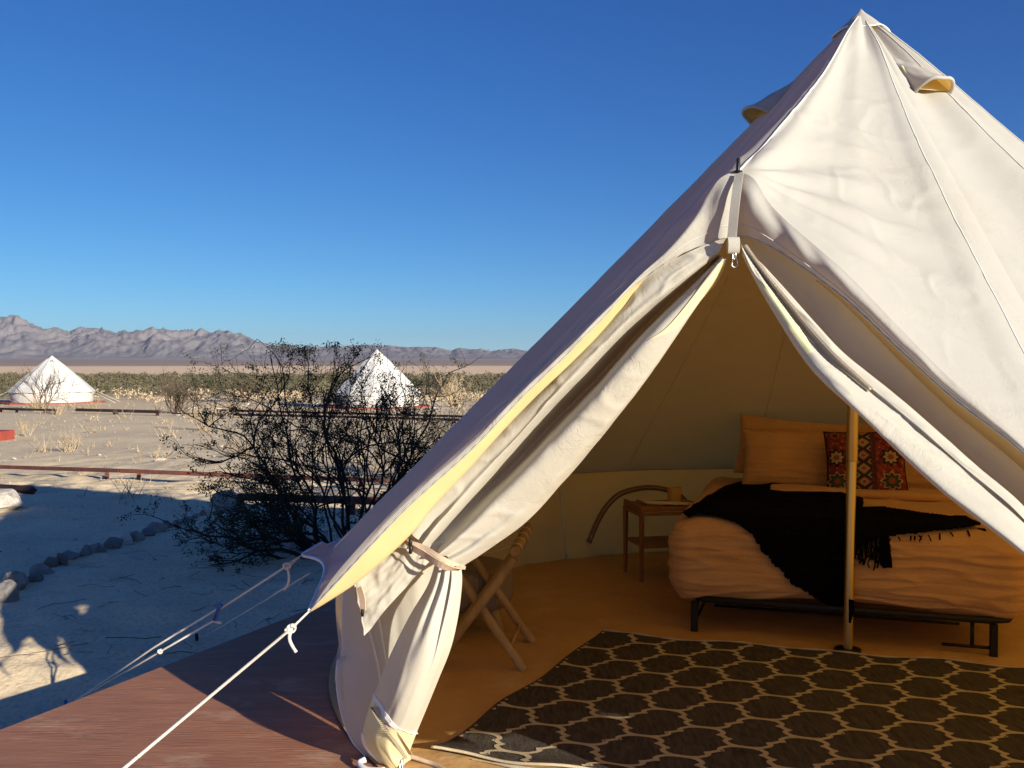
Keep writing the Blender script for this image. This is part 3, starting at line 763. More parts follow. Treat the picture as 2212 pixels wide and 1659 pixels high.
# ================================================================== NEAR TENT
TC = Vector((1.59, 4.42, 0))
APEX = W(1860, 28, 4.42)
TC.x = W(1836, 1412, 4.42).x
tent = empty('bell_tent', (TC.x, TC.y, 0), 'big cream canvas bell tent in front, door flaps tied open, on the red-brown deck', 'tent')
ND = Vector((-.485, -.875, 0)).normalized()
def interp(tab, x):
    if x <= tab[0][0]: return tab[0][1]
    for (a, va), (b, vb) in zip(tab, tab[1:]):
        if x <= b: return va + (vb - va) * (x - a) / (b - a)
    return tab[-1][1]
def dL(u): return interp([(668, 2.90), (1595, 2.745)], u)
def dR(u): return interp([(1595, 2.745), (1800, 2.52), (2050, 2.285), (2228, 2.145), (2354, 2.05), (2736, 1.82)], u)
GLp = [(1595, 370), (1558, 383), (1530, 420), (1496, 472), (1438, 545), (1325, 653), (1217, 756), (1118, 850), (1020, 948), (870, 1083), (740, 1222), (668, 1320)]
GRp = [(1595, 370), (1628, 386), (1660, 436), (1700, 478), (1766, 535), (1836, 597), (1950, 715), (2050, 815), (2212, 955), (2400, 1130), (2736, 1590)]
VLp = [(1583, 515), (1566, 514), (1492, 537), (1423, 581), (1364, 621), (1308, 680), (1217, 773), (1118, 868), (1020, 970), (880, 1097), (745, 1240), (669, 1321)]
VRp = [(1583, 515), (1600, 510), (1631, 518), (1669, 536), (1710, 561), (1766, 601), (1836, 655), (1960, 772), (2060, 862), (2140, 922), (2212, 980), (2400, 1160), (2736, 1604)]
GL = [W(u, v, dL(u)) for u, v in GLp]; GR = [W(u, v, dR(u)) for u, v in GRp]
Tp = GL[0]; Bp = GL[-1]; Bq = GR[-1]
A_ = W(650, 1200, 3.736)
def az_of(p): return math.degrees(math.atan2(p.y - TC.y, p.x - TC.x)) % 360
azA, azB, azBq = az_of(A_), az_of(Bp), az_of(Bq)
def rad(p): return math.hypot(p.x - TC.x, p.y - TC.y)
RIN = [(267 - 360, 2.46), (0, 2.42), (150, 2.42), (165, 2.325), (177, 2.295), (186, 2.325), (196, 2.41), (205, 2.45), (214.5, 2.48), (267, 2.46)]
def rin(az): return interp(RIN, az if az <= 267 else az - 360)
guys = [azB, azA, 177, 161, 145, 129, 113, 97, 81, 65, 49, 33, 17, 1, -15, -31, -46, -60, -75, azBq - 360]
gr = {azB: rad(Bp), azA: rad(A_), azBq - 360: rad(Bq), 177: 2.305, 161: 2.36}
def eave(az):
    """az in [azBq-360, azB] -> radius, z"""
    for a, b in zip(guys, guys[1:]):
        if b <= az <= a:
            t = (az - b) / (a - b)
            r = gr.get(b, 2.58) * (1 - t) + gr.get(a, 2.58) * t
            sag = math.sin(math.pi * t)
            zz = .60
            return r - .10 * sag * (1.1 if a == azB else 1), zz + .035 * sag
    return 2.55, .6
EZ = .60
def rprof(az, s):
    re, ze = eave(az); ri = min(rin(az), re - .004)
    if 150 < az < 192: re = min(re, ri + .012 + .28 * smooth(184, 195.7, az)); ze = min(ze, EZ)
    sr = .93
    fl = ri * s / sr if s < sr else ri + (re - ri) * (s - sr) / (1 - sr)
    kb = max(smooth(200, azB, az), smooth(azBq - 360 + 12, azBq - 360, az))
    r = fl * (1 - kb) + re * s * kb
    z0 = APEX.z + (EZ - APEX.z) * s / sr if s < sr else EZ + (ze - EZ) * (s - sr) / (1 - sr)
    z1 = APEX.z + (ze - APEX.z) * s
    lf = smooth(140, 160, az) * (1 - smooth(198, 208, az))
    z = z0 * (1 - kb) + z1 * kb - .035 * math.sin(math.pi * s) * (1 - lf)
    return r, z
def seamfrac(az): 
    k = (az / 22.5) % 1.0
    return k
def fold(az, s):
    """hang of the cloth between seams: small inward belly plus flutes close to the peak"""
    k = seamfrac(az)
    b = -.022 * math.sin(math.pi * k) ** 2 * math.sin(math.pi * min(1, s * 1.05))
    fl = .016 * math.exp(-((s - .10) / .10) ** 2) * math.sin(R(az) * 16 * 1.0 + 1.2) 
    lf = smooth(140, 160, az) * (1 - smooth(198, 208, az))
    return b * (1 - .8 * lf) + fl * (1 - .5 * lf)
def roof(az, s):
    r, z = rprof(az, s)
    a = R(az)
    ca, sa = math.cos(a), math.sin(a)
    ax = APEX.x * (1 - s) + TC.x * s; ay = APEX.y * (1 - s) + TC.y * s
    p = Vector((ax + r * ca, ay + r * sa, z))
    nrm = Vector((ca * .69, sa * .69, .72))
    return p, nrm
def wrk(p, k=1.0):
    q = Vector((p.x * 1.0, p.y * 1.0, p.z * 1.0))
    n1 = noise.noise(q * 3.1 + Vector((3, 1, 8)))
    n2 = 1 - abs(noise.noise(q * 2.2 + Vector((9, 4, 2)))) * 2.2
    n2 = max(0, n2 - .55)
    n3 = max(0, 1 - abs(noise.noise(Vector((q.x * 4.2, q.y * 4.2, q.z * 7.0)) + Vector((1, 14, 2)))) * 3 - .5)
    zone = .35 + .65 * math.exp(-((p.z - 1.95) / .55) ** 2) * math.exp(-((p.x - 1.35) / .55) ** 2)
    n4 = max(0, 1 - abs(noise.noise(Vector((q.x * 2.6, q.y * 2.6, q.z * 3.4)) + Vector((7, 3, 5)))) * 9)
    n5 = max(0, 1 - abs(noise.noise(Vector((q.x * 5.5, q.y * 5.5, q.z * 5.0)) + Vector((1, 8, 5)))) * 6)
    return k * (.0025 * n1 + .0015 * n2 + .002 * n3 * zone + zone * (.0046 * n4 + .0040 * n5))
cols = []      # list of (list of points)
NS = 170
azs = []
a = azBq - 360
while a < azB:
    azs.append(a)
    a += 1.0 if a > 140 else 1.6
azs.append(azB)
for az in azs:
    c = []
    for j in range(NS):
        s = .012 + .988 * j / (NS - 1)
        p, nrm = roof(az, s)
        c.append(p + nrm * (fold(az, s) + wrk(p) * smooth(0, .2, s) * (1 - .0)))
    cols.append(c)
# door panels: rows run from the peak down to the ridge / hood crease
def creases(q, side):
    """folds that fan out from the top of the door pole, and a few sharp packing creases"""
    d = q - Tp; L = d.length + 1e-4
    ang = math.atan2(d.z, math.hypot(d.x, d.y) if side > 0 else -math.hypot(d.x, d.y))
    w_ = .011 * math.exp(-L / .55) * math.sin(ang * 22 + 3.0 * nz(q, 2.0, 4)) * smooth(.03, .15, L)
    return w_
EDGE = cat(list(reversed(GL)), 110)[1:] + cat(GR, 200)[1:-1]
nl = 109
for k, e in enumerate(EDGE):
    side = -1 if k < nl else 1
    c = []
    dedge = min(smooth(0, 90, len(EDGE) - k), smooth(0, 14, k + 1))
    dT = abs(k - (nl - 1)) / (36.0 if k < nl else 55.0)
    a_e = math.radians(az_of(e))
    for j in range(NS):
        s = .012 + .988 * j / (NS - 1)
        # centre line near the top starts like the rest of the cone
        ax = APEX.copy()
        p = ax.lerp(e, s)
        nrm = Vector((-.9, -.06, .45)).normalized() if side < 0 else Vector((.37, -.64, .67))
        nrm = Vector((-.33, -.42, .84)).normalized().lerp(nrm, smooth(0, 1, dT)).normalized()
        sag = (-.065 if side < 0 else -.05) * math.sin(math.pi * s) ** 1.1 * smooth(0, 1, min(1, dT)) * dedge
        if side < 0: sag *= .30
        # the ridge itself hangs a little between peak and pole
        sag += -.040 * math.sin(math.pi * s) * (1 - smooth(0, 1.2, dT))
        sag *= smooth(.0, .45, s)
        w_ = wrk(p, 1.0 if side > 0 else .5) * dedge * smooth(0, .2, s) * (1 - smooth(.93, 1, s))
        w_ += creases(p, side) * dedge * (1 - smooth(.96, 1, s))
        fl = (.012 if side > 0 else .003) * math.exp(-((s - .13) / .09) ** 2) * math.sin((k / len(EDGE)) * 15 + 1.0)
        c.append(p + nrm * (sag + w_ + fl))
    cols.append(c)
n = len(cols)
Vv = [p for c in cols for p in c]
Ff = [(i * NS + j, i * NS + j + 1, ((i + 1) % n) * NS + j + 1, ((i + 1) % n) * NS + j) for i in range(n) for j in range(NS - 1)]
rf = obj('roof', Vv, Ff, M['canvas'], tent)

def col_at(az):
    i = min(range(len(azs)), key=lambda i: abs(azs[i] - az)); return cols[i]
# seams down the cone
for az in list(range(-67, 210, 22)) :
    c = col_at(az)
    mb = MB(); mb.tube([c[j] + roof(az, 0)[1] * .001 for j in range(3, NS, 2)], .003, 5)
    mb.build('seam', M['seam'], tent)
nD = len(azs)
for k, r0 in ((42, .003), (nl - 1, .004), (nl + 150, .0026)):
    c = cols[nD + k]
    mb = MB(); mb.tube([c[j] for j in range(4, NS, 2)], r0, 5)
    mb.build('seam', M['seam'], tent)
# eave hem with rope edge
mb = MB()
pts = [cols[i][-1] for i in range(0, nD)]
mb.tube(pts, .006, 6); mb.build('eave_hem', M['hem'], tent)

# peak cap
Vv = []; NA = 72
for j in range(9):
    t = j / 8
    for i in range(NA):
        a = 2 * math.pi * i / NA
        lob = 1 + .10 * math.cos(a * 4 + .6)
        s = .004 + (.040 * lob) * t
        az = math.degrees(a)
        r = 2.50 * s + .006 + .003 * smooth(0, .4, t)
        z = APEX.z + .010 + (EZ - APEX.z) * s
        z -= .0
        Vv.append(Vector((APEX.x + r * math.cos(a), APEX.y + r * math.sin(a), z)))
top = len(Vv); Vv.append(Vector((APEX.x, APEX.y, APEX.z + .022)))
Ff = [(j * NA + i, (j + 1) * NA + i, (j + 1) * NA + (i + 1) % NA, j * NA + (i + 1) % NA) for j in range(8) for i in range(NA)] + [(top, i, (i + 1) % NA) for i in range(NA)]
obj('peak_cap', Vv, Ff, M['canvas'], tent)
mb = MB(); mb.tube([Vv[8 * NA + i] for i in range(NA)] + [Vv[8 * NA]], .0035, 5, cap=False); mb.build('cap_hem', M['hem'], tent)

# air vents high on the roof
def vent(az, s0, s1, wid, hgt):
    NW, NL = 25, 22
    a0 = R(az)
    def P(t):
        s = s0 + (s1 - s0) * t; r, z = rprof(az if az <= azB else az - 360, s)
        return Vector((APEX.x + r * math.cos(a0), APEX.y + r * math.sin(a0), z))
    nrm = Vector((math.cos(a0) * .69, math.sin(a0) * .69, .72)); side = Vector((-math.sin(a0), math.cos(a0), 0))
    down = (P(1) - P(0)).normalized()
    Vv = []
    for j in range(NL):
        t = j / (NL - 1)
        for i in range(NW):
            th = math.pi * i / (NW - 1)
            wdt = .035 + (wid - .035) * t
            h = hgt * t ** 1.4
            p = P(t) + side * math.cos(th) * wdt + nrm * (math.sin(th) ** .8 * h - .006 - .03 * (1 - t) ** 3 + .006 * math.sin(th))
            p += nrm * .010 * math.sin(th) * nz((t * 3, math.cos(th) * 1.5, az), 1.5)
            Vv.append(p + down * (.025 * math.sin(th) * t * t))
    Ff = [(j * NW + i, j * NW + i + 1, (j + 1) * NW + i + 1, (j + 1) * NW + i) for j in range(NL - 1) for i in range(NW - 1)]
    o = obj('vent_hood', Vv, Ff, M['canvas'], tent)
    mb = MB(); mb.tube([Vv[(NL - 1) * NW + i] for i in range(NW)], .008, 8); mb.build('vent_rim', M['canvas'], o)
    # lining of the vent opening on the roof
    V2 = []
    for j in range(8):
        t = j / 7
        for i in range(9):
            x = -1 + 2 * i / 8
            p = P(.45 + .55 * t) + side * x * (.035 + (wid - .035) * (.45 + .55 * t)) * .96 + nrm * .012
            V2.append(p)
    obj('vent_mesh', V2, [(j * 9 + i, j * 9 + i + 1, (j + 1) * 9 + i + 1, (j + 1) * 9 + i) for j in range(7) for i in range(8)], M['yellow'], o)
vent(-76, .095, .190, .082, .082)
vent(197, .110, .205, .082, .080)
vent(124, .10, .22, .085, .08)
vent(34, .10, .22, .085, .08)

# wall
waz = []
a = azBq - 360 + 8
while a < azB - 7: waz.append(a); a += .8
waz.append(azB - 7)
Vv = []; NWZ = 26
for az in waz:
    a = R(az)
    for j in range(NWZ):
        t = j / (NWZ - 1)
        rt = min(rin(az), 2.345 if 183 < az < 214 else 9) + .004; rb = 2.41 if not (150 < az < 214) else 2.36
        r = rt + (rb - rt) * smooth(0, 1, t * 1.3)
        z = EZ - .001 - (EZ - .001) * t
        w_ = .032 * nz((r * math.cos(a) * 1.5, r * math.sin(a) * 1.5, z * 2.5), 1.6, 3) + .016 * nz((math.cos(a) * 9, math.sin(a) * 9, z * 3), 1.5, 8)
        w_ += .018 * smooth(.65, 1, t) * math.sin(az * .9 + 2 * nz((az * .1, 0, 0), 1)) 
        k = (az / 15.0) % 1
        w_ -= .03 * math.sin(math.pi * k) * math.sin(math.pi * t)
        r += w_ * smooth(0, .12, t)
        Vv.append(Vector((TC.x + r * math.cos(a), TC.y + r * math.sin(a), z)))
Ff = [(i * NWZ + j, i * NWZ + j + 1, (i + 1) * NWZ + j + 1, (i + 1) * NWZ + j) for i in range(len(waz) - 1) for j in range(NWZ - 1)]
wall = obj('wall', Vv, Ff, M['canvas'], tent)
wbvh = BVHTree.FromPolygons(Vv, Ff)
def on_wall(u, v, off=.006):
    d = (W(u, v, 1) - EYE).normalized()
    # second hit = far side
    o = EYE + d * 4.2
    h = wbvh.ray_cast(o, d)
    return h[0] - d * off if h[0] else None
# seams and the arched window zip on the inside of the wall
mb = MB()
pts = [on_wall(1210 + 14 * t, 1058 + 150 * t) for t in [i / 12 for i in range(13)]]
pts = [p for p in pts if p]
if len(pts) > 2: mb.tube(pts, .007, 6); mb.build('wall_seam', M['seam'], tent)
arch = [(1272, 1172), (1290, 1128), (1312, 1092), (1338, 1068), (1370, 1057), (1405, 1053), (1440, 1058), (1470, 1072), (1488, 1092)]
dd = [on_wall(u, v, .012) for u, v in arch]
if all(dd):
    c = cat(dd, 50); mb = MB(); mb.tube(c, .019, 8); zt = mb.build('window_zipper', M['brownzip'], tent)
    mb = MB(); mb.tube([p + Vector((0, -.019, .002)) for p in c], .005, 6); mb.build('zip_coil', M['zip'], zt)
    mb = MB(); p = c[2]; mb.box(p + Vector((0, -.03, 0)), (.014, .01, .035), bev=.003); mb.build('zip_pull', M['metal'], zt)
# flat stitched window frame line under the arch
ln = [on_wall(u, v, .006) for u, v in [(1240, 1210), (1290, 1196), (1350, 1186), (1420, 1180)]]
if all(ln): mb = MB(); mb.tube(cat(ln, 20), .006, 6); mb.build('wall_seam', M['seam'], tent)

# groundsheet
Vv = [Vector((TC.x, TC.y, .006))]; N = 120; RR = 10
Vv = []
for j in range(RR + 1):
    for i in range(N):
        a = 2 * math.pi * i / N; r = 2.40 * j / RR + .001
        x, y = TC.x + r * math.cos(a), TC.y + r * math.sin(a)
        Vv.append(Vector((x, y, .008 + .003 * nz((x, y, 0), 2.2, 1))))
Ff = [(j * N + i, j * N + (i + 1) % N, (j + 1) * N + (i + 1) % N, (j + 1) * N + i) for j in range(RR) for i in range(N)]
obj('groundsheet', Vv, Ff, M['floor'], tent)

# hood over the door (front band), left and right of the pole
def hoodloft(Gp, Vp, dfun, side, name='door_hood'):
    g = [W(u, v, dfun(u)) for u, v in Gp]
    vv = [W(u, v, dfun(u) - .012 if i < len(Vp) - 1 else dfun(u)) for i, (u, v) in enumerate(Vp)]
    mid = []
    gg = cat(g, 140); ve = cat(vv, 140)
    for i in range(140):
        t = i / 139
        mid.append(gg[i].lerp(ve[i], .5) + ND * (.020 * (1 - t)) )
    def disp(s, t, q):
        e = math.sin(math.pi * s) ** .7
        L = (q - Tp).length
        f = .013 * math.sin(t * 60 + 5 * nz(q, 3, 2)) * math.exp(-t * 7) + .010 * nz((t * 22, s * 1.2, 0), 1, 7 + side) * math.exp(-t * 2.0)
        return ND * (f * smooth(0, .35, s))
    Vv, Ff = loft([gg, mid, ve], 18, 140, disp, resample=False)
    o = obj(name, Vv, Ff, M['canvas_plain'], tent)
    mb = MB()
    hem = [Vv[j * 18 + 17] for j in range(140)]
    mb.tube(hem, [.0026 + .0010 * math.sin(j * 1.9) for j in range(140)], 6); mb.build('hood_hem', M['canvas_plain'], o)
    mb = MB(); mb.tube([Vv[j * 18 + 14] + ND * .0006 for j in range(0, 110)], .0014, 4, cap=False); mb.build('stitching', M['seam'], o)
    return o, ve
hl, veL = hoodloft(GLp, VLp, dL, -1)
hr, veR = hoodloft(GRp, VRp, dR, 1)
# upright webbing band in the middle of the hood, spike, loop, zip pull
def strip(pts, wv, th, name, m_, parent, nrm=ND):
    """flat band along pts; wv = half width (vector or number)"""
    c = cat(pts, 24); Vv = []
    for i, p in enumerate(c):
        t = (c[min(i + 1, 23)] - c[max(i - 1, 0)]).normalized()
        sd = t.cross(nrm).normalized() * (wv if not isinstance(wv, (list, tuple)) else wv[0] + (wv[1] - wv[0]) * i / 23)
        Vv += [p - sd + nrm * 0, p - sd + nrm * th, p + sd + nrm * th, p + sd]
    Ff = []
    for i in range(23):
        for k in range(4): Ff.append((i * 4 + k, i * 4 + (k + 1) % 4, (i + 1) * 4 + (k + 1) % 4, (i + 1) * 4 + k))
    Ff += [(0, 1, 2, 3), (92 + 3, 92 + 2, 92 + 1, 92)]
    return obj(name, Vv, Ff, m_, parent, smooth=False)
def nearhood(u, v, off=.0): return W(u, v, 2.70 - off)
strip([nearhood(1597, 374, -.03), nearhood(1592, 410, .004), nearhood(1586, 460, .012), nearhood(1581, 516, .006)], .013, .003, 'hood_webbing', M['canvas_plain'], tent)
mb = MB(); p0 = W(1594, 372, 2.745); p1 = W(1595, 343, 2.745)
mb.tube([p0 - Vector((0, 0, .02)), p0, p0 + Vector((0, 0, .002)), p1, p1 + Vector((0, 0, .002))], [.006, .006, .006, .0055, .004], 10); mb.tube([p0, p0 + Vector((0, 0, .004))], [.013, .012], 12)
mb.build('pole_spike', M['black'], tent)
mb = MB(); foot = Vector((Tp.x, Tp.y + .05, 1.5))
# hanging loop
Vv = []
for i in range(21):
    a = math.pi * 2 * i / 20
    c = W(1583, 530, 2.69) + Vector((0, math.sin(a) * .012, -math.cos(a) * .024))
    Vv += [c - Vector((.015, 0, 0)), c + Vector((.018, 0, 0))]
obj('door_loop', Vv, [(2 * i, 2 * i + 1, 2 * i + 3, 2 * i + 2) for i in range(20)], M['canvas_plain'], tent)
mb = MB()
c = W(1587, 562, 2.69)
mb.box(c + Vector((0, 0, .014)), (.012, .006, .022), bev=.003); mb.tube([c + Vector((-.006, 0, .004)), c + Vector((-.008, 0, -.016)), c + Vector((0, 0, -.022)), c + Vector((.008, 0, -.016)), c + Vector((.006, 0, .004))], .0022, 6)
mb.build('zip_pull', M['metal'], tent)

# left hood underside: sun glow through the canvas put in as yellow
Yp = [(1415, 592), (1399, 606), (1330, 684), (1266, 753), (1118, 897), (1020, 1006), (940, 1090), (880, 1162), (780, 1252), (705, 1302), (673, 1321)]
Vl2 = [(1423, 581), (1364, 621), (1308, 680), (1217, 773), (1118, 868), (1020, 970), (950, 1033), (880, 1097), (790, 1190), (725, 1261), (669, 1321)]
c0 = [W(u, v, dL(u) - .002) for u, v in Vl2]
c1 = [W((a + c) / 2 , (b + d) / 2 , dL(a) + .01) for (a, b), (c, d) in zip(Vl2, Yp)]
c2 = [W(u, v, dL(u) + .035) for u, v in Yp]
c3 = [W(u - 10, v - 14, dL(u) + .09) for u, v in Yp[:-1]] + [W(673, 1320, dL(670) + .03)]
Vv, Ff = loft([c0, c1, c2, c3], 14, 120, lambda s, t, q: ND * (.004 * nz(q, 9, 2)))
obj('hood_underside_glow', Vv, Ff, M['yellow'], tent)
# right: underside of the hood edge, dim glow painted in ochre, and the grey inner panel
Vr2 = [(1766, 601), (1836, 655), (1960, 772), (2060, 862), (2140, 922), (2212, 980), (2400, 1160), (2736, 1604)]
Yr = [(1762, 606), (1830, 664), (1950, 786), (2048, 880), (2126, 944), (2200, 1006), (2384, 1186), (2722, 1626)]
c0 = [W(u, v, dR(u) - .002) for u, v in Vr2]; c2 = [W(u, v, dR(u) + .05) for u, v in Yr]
Vv, Ff = loft([c0, c2], 6, 80, None); obj('hood_underside_glow', Vv, Ff, M['ochre'], tent)

# ---- left door flap, gathered and tied back
def d0(v): return 2.715 + (v - 515) / 710 * .245
Cp = [
 ([(1572, 508), (1490, 545), (1405, 588), (1325, 672), (1255, 745), (1105, 885), (1005, 990), (925, 1075), (885, 1140)], .085),
 ([(1560, 530), (1480, 575), (1385, 652), (1290, 745), (1200, 838), (1120, 930), (1020, 1030), (950, 1110), (905, 1172)], .012),
 ([(1556, 545), (1478, 606), (1364, 700), (1266, 800), (1185, 880), (1110, 960), (1020, 1062), (955, 1135), (918, 1180)], .022),
 ([(1556, 552), (1490, 610), (1385, 715), (1295, 815), (1205, 905), (1120, 995), (1030, 1080), (965, 1150), (930, 1188)], .20),
 ([(1560, 556), (1499, 622), (1391, 730), (1304, 830), (1213, 930), (1125, 1022), (1045, 1105), (982, 1165), (948, 1196)], -.045),
 ([(1564, 560), (1520, 634), (1430, 765), (1350, 870), (1262, 965), (1178, 1052), (1090, 1125), (1012, 1180), (965, 1206)], -.065),
 ([(1571, 556), (1542, 614), (1483, 690), (1394, 818), (1296, 950), (1217, 1042), (1138, 1126), (1045, 1193), (997, 1224)], .020),
 ([(1574, 550), (1548, 612), (1480, 686), (1388, 810), (1288, 940), (1208, 1030), (1130, 1112), (1035, 1182), (985, 1216)], .090),
]
curves = []
for pts, off in Cp:
    curves.append([W(u, v, d0(v) + off * (min(1, .25 + (v - 505) / 260) if v < 900 else max(.35, 1 - (v - 900) / 420))) for u, v in pts])
def disp(s, t, q):
    g = math.exp(-((1 - t) / .16) ** 2)
    f = .016 * g * math.sin(s * 34) * math.sin(math.pi * min(1, s * 1.0)) 
    f += .010 * nz((s * 10, t * 1.6, 3), 1, 5) * smooth(0, .1, t) + .003 * nz((s * 5, t * 14, 3), 1, 15)
    f += .004 * max(0, 1 - abs(nz((s * 6 + t * 7, t * 9, 0), 1, 21)) * 5)
    return ND * f
Vv, Ff = loft(curves, 110, 150, disp)
flapL = obj('door_flap', Vv, Ff, M['drape'], tent)
flapL['label'] = 'door flap tied back at the left'
# hanging tail under the tie
Hp = [
 ([(945, 1200), (925, 1262), (885, 1330), (845, 1410), (820, 1470), (797, 1530), (783, 1590), (800, 1625), (838, 1658)], [3.02, 3.01, 3.00, 3.02, 3.04, 3.08, 3.13, 3.17, 3.20]),
 ([(958, 1208), (945, 1262), (915, 1330), (882, 1410), (862, 1475), (838, 1540), (815, 1596), (832, 1636), (852, 1660)], [2.96, 2.92, 2.89, 2.90, 2.92, 2.97, 3.03, 3.09, 3.16]),
 ([(972, 1214), (968, 1262), (948, 1335), (924, 1415), (902, 1480), (875, 1548), (850, 1602), (850, 1636), (868, 1655)], [2.95, 2.90, 2.87, 2.87, 2.90, 2.95, 3.02, 3.09, 3.16]),
 ([(985, 1220), (985, 1262), (972, 1335), (950, 1415), (925, 1482), (898, 1550), (875, 1600), (868, 1632), (876, 1648)], [2.96, 2.91, 2.89, 2.90, 2.93, 2.98, 3.05, 3.12, 3.17]),
 ([(997, 1226), (998, 1262), (990, 1330), (974, 1400), (948, 1466), (922, 1530), (898, 1588), (885, 1625), (888, 1640)], [2.99, 2.95, 2.94, 2.96, 3.0, 3.05, 3.10, 3.15, 3.19]),
]
curves = [[W(u, v, d) for (u, v), d in zip(pts, ds)] for pts, ds in Hp]
def disp2(s, t, q):
    g = math.exp(-(t / .35) ** 2)
    f = (.014 * g * math.sin(s * 30 + 1) + .016 * nz((s * 6.5, t * 1.6, 3), 1, 31) + .007 * nz((s * 12, t * 5, 3), 1, 33)) * math.sin(math.pi * min(1, max(0, s))) ** .5
    return ND * f
NU2, NV2 = 70, 120
CUT = 76                                     # row of the slanting seam between cream and pale yellow cloth
rem = []
for ci, c in enumerate(curves):
    dns = cat(c, 600); tc_ = .59 + .20 * ci / (len(curves) - 1)
    row_ = []
    for j in range(NV2):
        t = j / CUT * tc_ if j <= CUT else tc_ + (1 - tc_) * (j - CUT) / (NV2 - 1 - CUT)
        row_.append(dns[min(599, int(round(t * 599)))])
    rem.append(row_)
Vv, Ff = loft(rem, NU2, NV2, disp2, resample=False)
up_, lo_ = [], []
for f in Ff:
    (lo_ if f[0] // NU2 >= CUT else up_).append(f)
def sub(V, F):
    used = sorted({i for f in F for i in f}); mp = {a: b for b, a in enumerate(used)}
    return [V[i] for i in used], [tuple(mp[i] for i in f) for f in F]
tail = obj('flap_tail', *sub(Vv, up_), M['drape'], tent)
hemb = obj('hem_panel', *sub(Vv, lo_), M['paleyellow'], tent)
tr = [Vv[CUT * NU2 + i] + ND * .002 for i in range(0, NU2)]
strip(tr, .008, .002, 'white_trim', M['hem'], tent)
strip([Vv[j * NU2 + 1] + ND * .002 for j in range(int(NV2 * .80), NV2)], .007, .002, 'white_trim', M['hem'], tent)
# zip along the hem panel
zp = [W(u, v, d) for u, v, d in [(790, 1500, 3.09), (800, 1530, 3.05), (820, 1565, 3.03), (842, 1595, 3.06), (862, 1620, 3.10), (878, 1638, 3.16)]]
bv = BVHTree.FromPolygons(Vv, Ff)
zz = []
for u, v in [(797, 1500), (806, 1525), (822, 1553), (840, 1578), (857, 1600), (870, 1618), (880, 1634)]:
    d = (W(u, v, 1) - EYE).normalized(); h = bv.ray_cast(EYE, d)
    if h[0]: zz.append(h[0] - d * .004)
if len(zz) > 3:
    st_ = strip([p + Vector((.008, 0, .008)) for p in zz], .012, .002, 'zip_tape', M['tan_tape'], tent, nrm=Vector((-.3, -.95, 0)))
    mb = MB(); c = cat(zz, 46)
    for i, p in enumerate(c): mb.box(p - Vector((.004, .004, .004)), (.010, .005, .0035), rz=.3)
    mb.build('zip_teeth', M['zip'], st_, smooth=False)
# tie strap with toggle
s1 = [W(872, 1163, 2.97), W(888, 1180, 2.925), W(915, 1196, 2.90), (W(950, 1218, 2.87)), W(978, 1229, 2.885), W(996, 1226, 2.93), W(1000, 1218, 2.98)]
tie = strip(s1, .013, .003, 'tie_strap', M['tan_tape'], tent, nrm=Vector((-.35, -.85, -.4)).normalized())
s2 = [W(870, 1160, 2.975), W(886, 1172, 2.935), W(915, 1182, 2.915), W(950, 1203, 2.885), W(980, 1218, 2.895), W(999, 1218, 2.95)]
strip(s2, .007, .003, 'strap_fold', M['tan_tape'], tie, nrm=Vector((-.35, -.85, .3)).normalized())
mb = MB(); p = W(887, 1180, 2.90)
mb.tube([p + Vector((.0, 0, .024)), p + Vector((0, 0, .020)), p + Vector((-.001, 0, .004)), p, p + Vector((.001, 0, -.004)), p + Vector((-.001, 0, -.020)), p + Vector((-.001, 0, -.024))], [.003, .0062, .0062, .004, .0062, .0062, .003], 10)
mb.build('toggle', M['black'], tie)

# triangular inner storm flap with the second toggle
cA = [(762, 1240, 3.02), (772, 1290, 3.02), (780, 1330, 3.03), (789, 1372, 3.03)]
cB = [(815, 1205, 3.02), (822, 1245, 3.00), (830, 1290, 3.0), (838, 1312, 3.01)]
cC = [(872, 1150, 3.01), (880, 1190, 2.985), (888, 1225, 2.985), (893, 1250, 2.99)]
cD = [(915, 1125, 3.03), (925, 1150, 3.0), (932, 1178, 2.99), (938, 1205, 2.99)]
cE = [(960, 1140, 3.05), (965, 1160, 3.02), (968, 1176, 3.0), (970, 1192, 3.0)]
Vv, Ff = loft([C(x) for x in (cA, cB, cC, cD, cE)], 60, 40, lambda s, t, q: ND * (.012 * nz((s * 6, t * 3, 0), 1, 44) + .005 * nz((s * 14, t * 9, 0), 1, 45)))
sf = obj('storm_flap', Vv, Ff, M['drape'], tent)
mb = MB(); mb.tube([Vv[j * 60] for j in range(40)], .003, 6); mb.build('flap_hem', M['canvas_plain'], sf)
strip([W(776, 1268, 3.0), W(783, 1290, 2.99), W(785, 1318, 2.99)], .011, .003, 'tie_strap', M['tan_tape'], sf)
mb = MB(); p = W(783, 1322, 2.985); mb.tube([p + Vector((0, 0, .008)), p, p - Vector((0, 0, .014))], [.005, .006, .004], 8); mb.build('toggle', M['black'], sf)

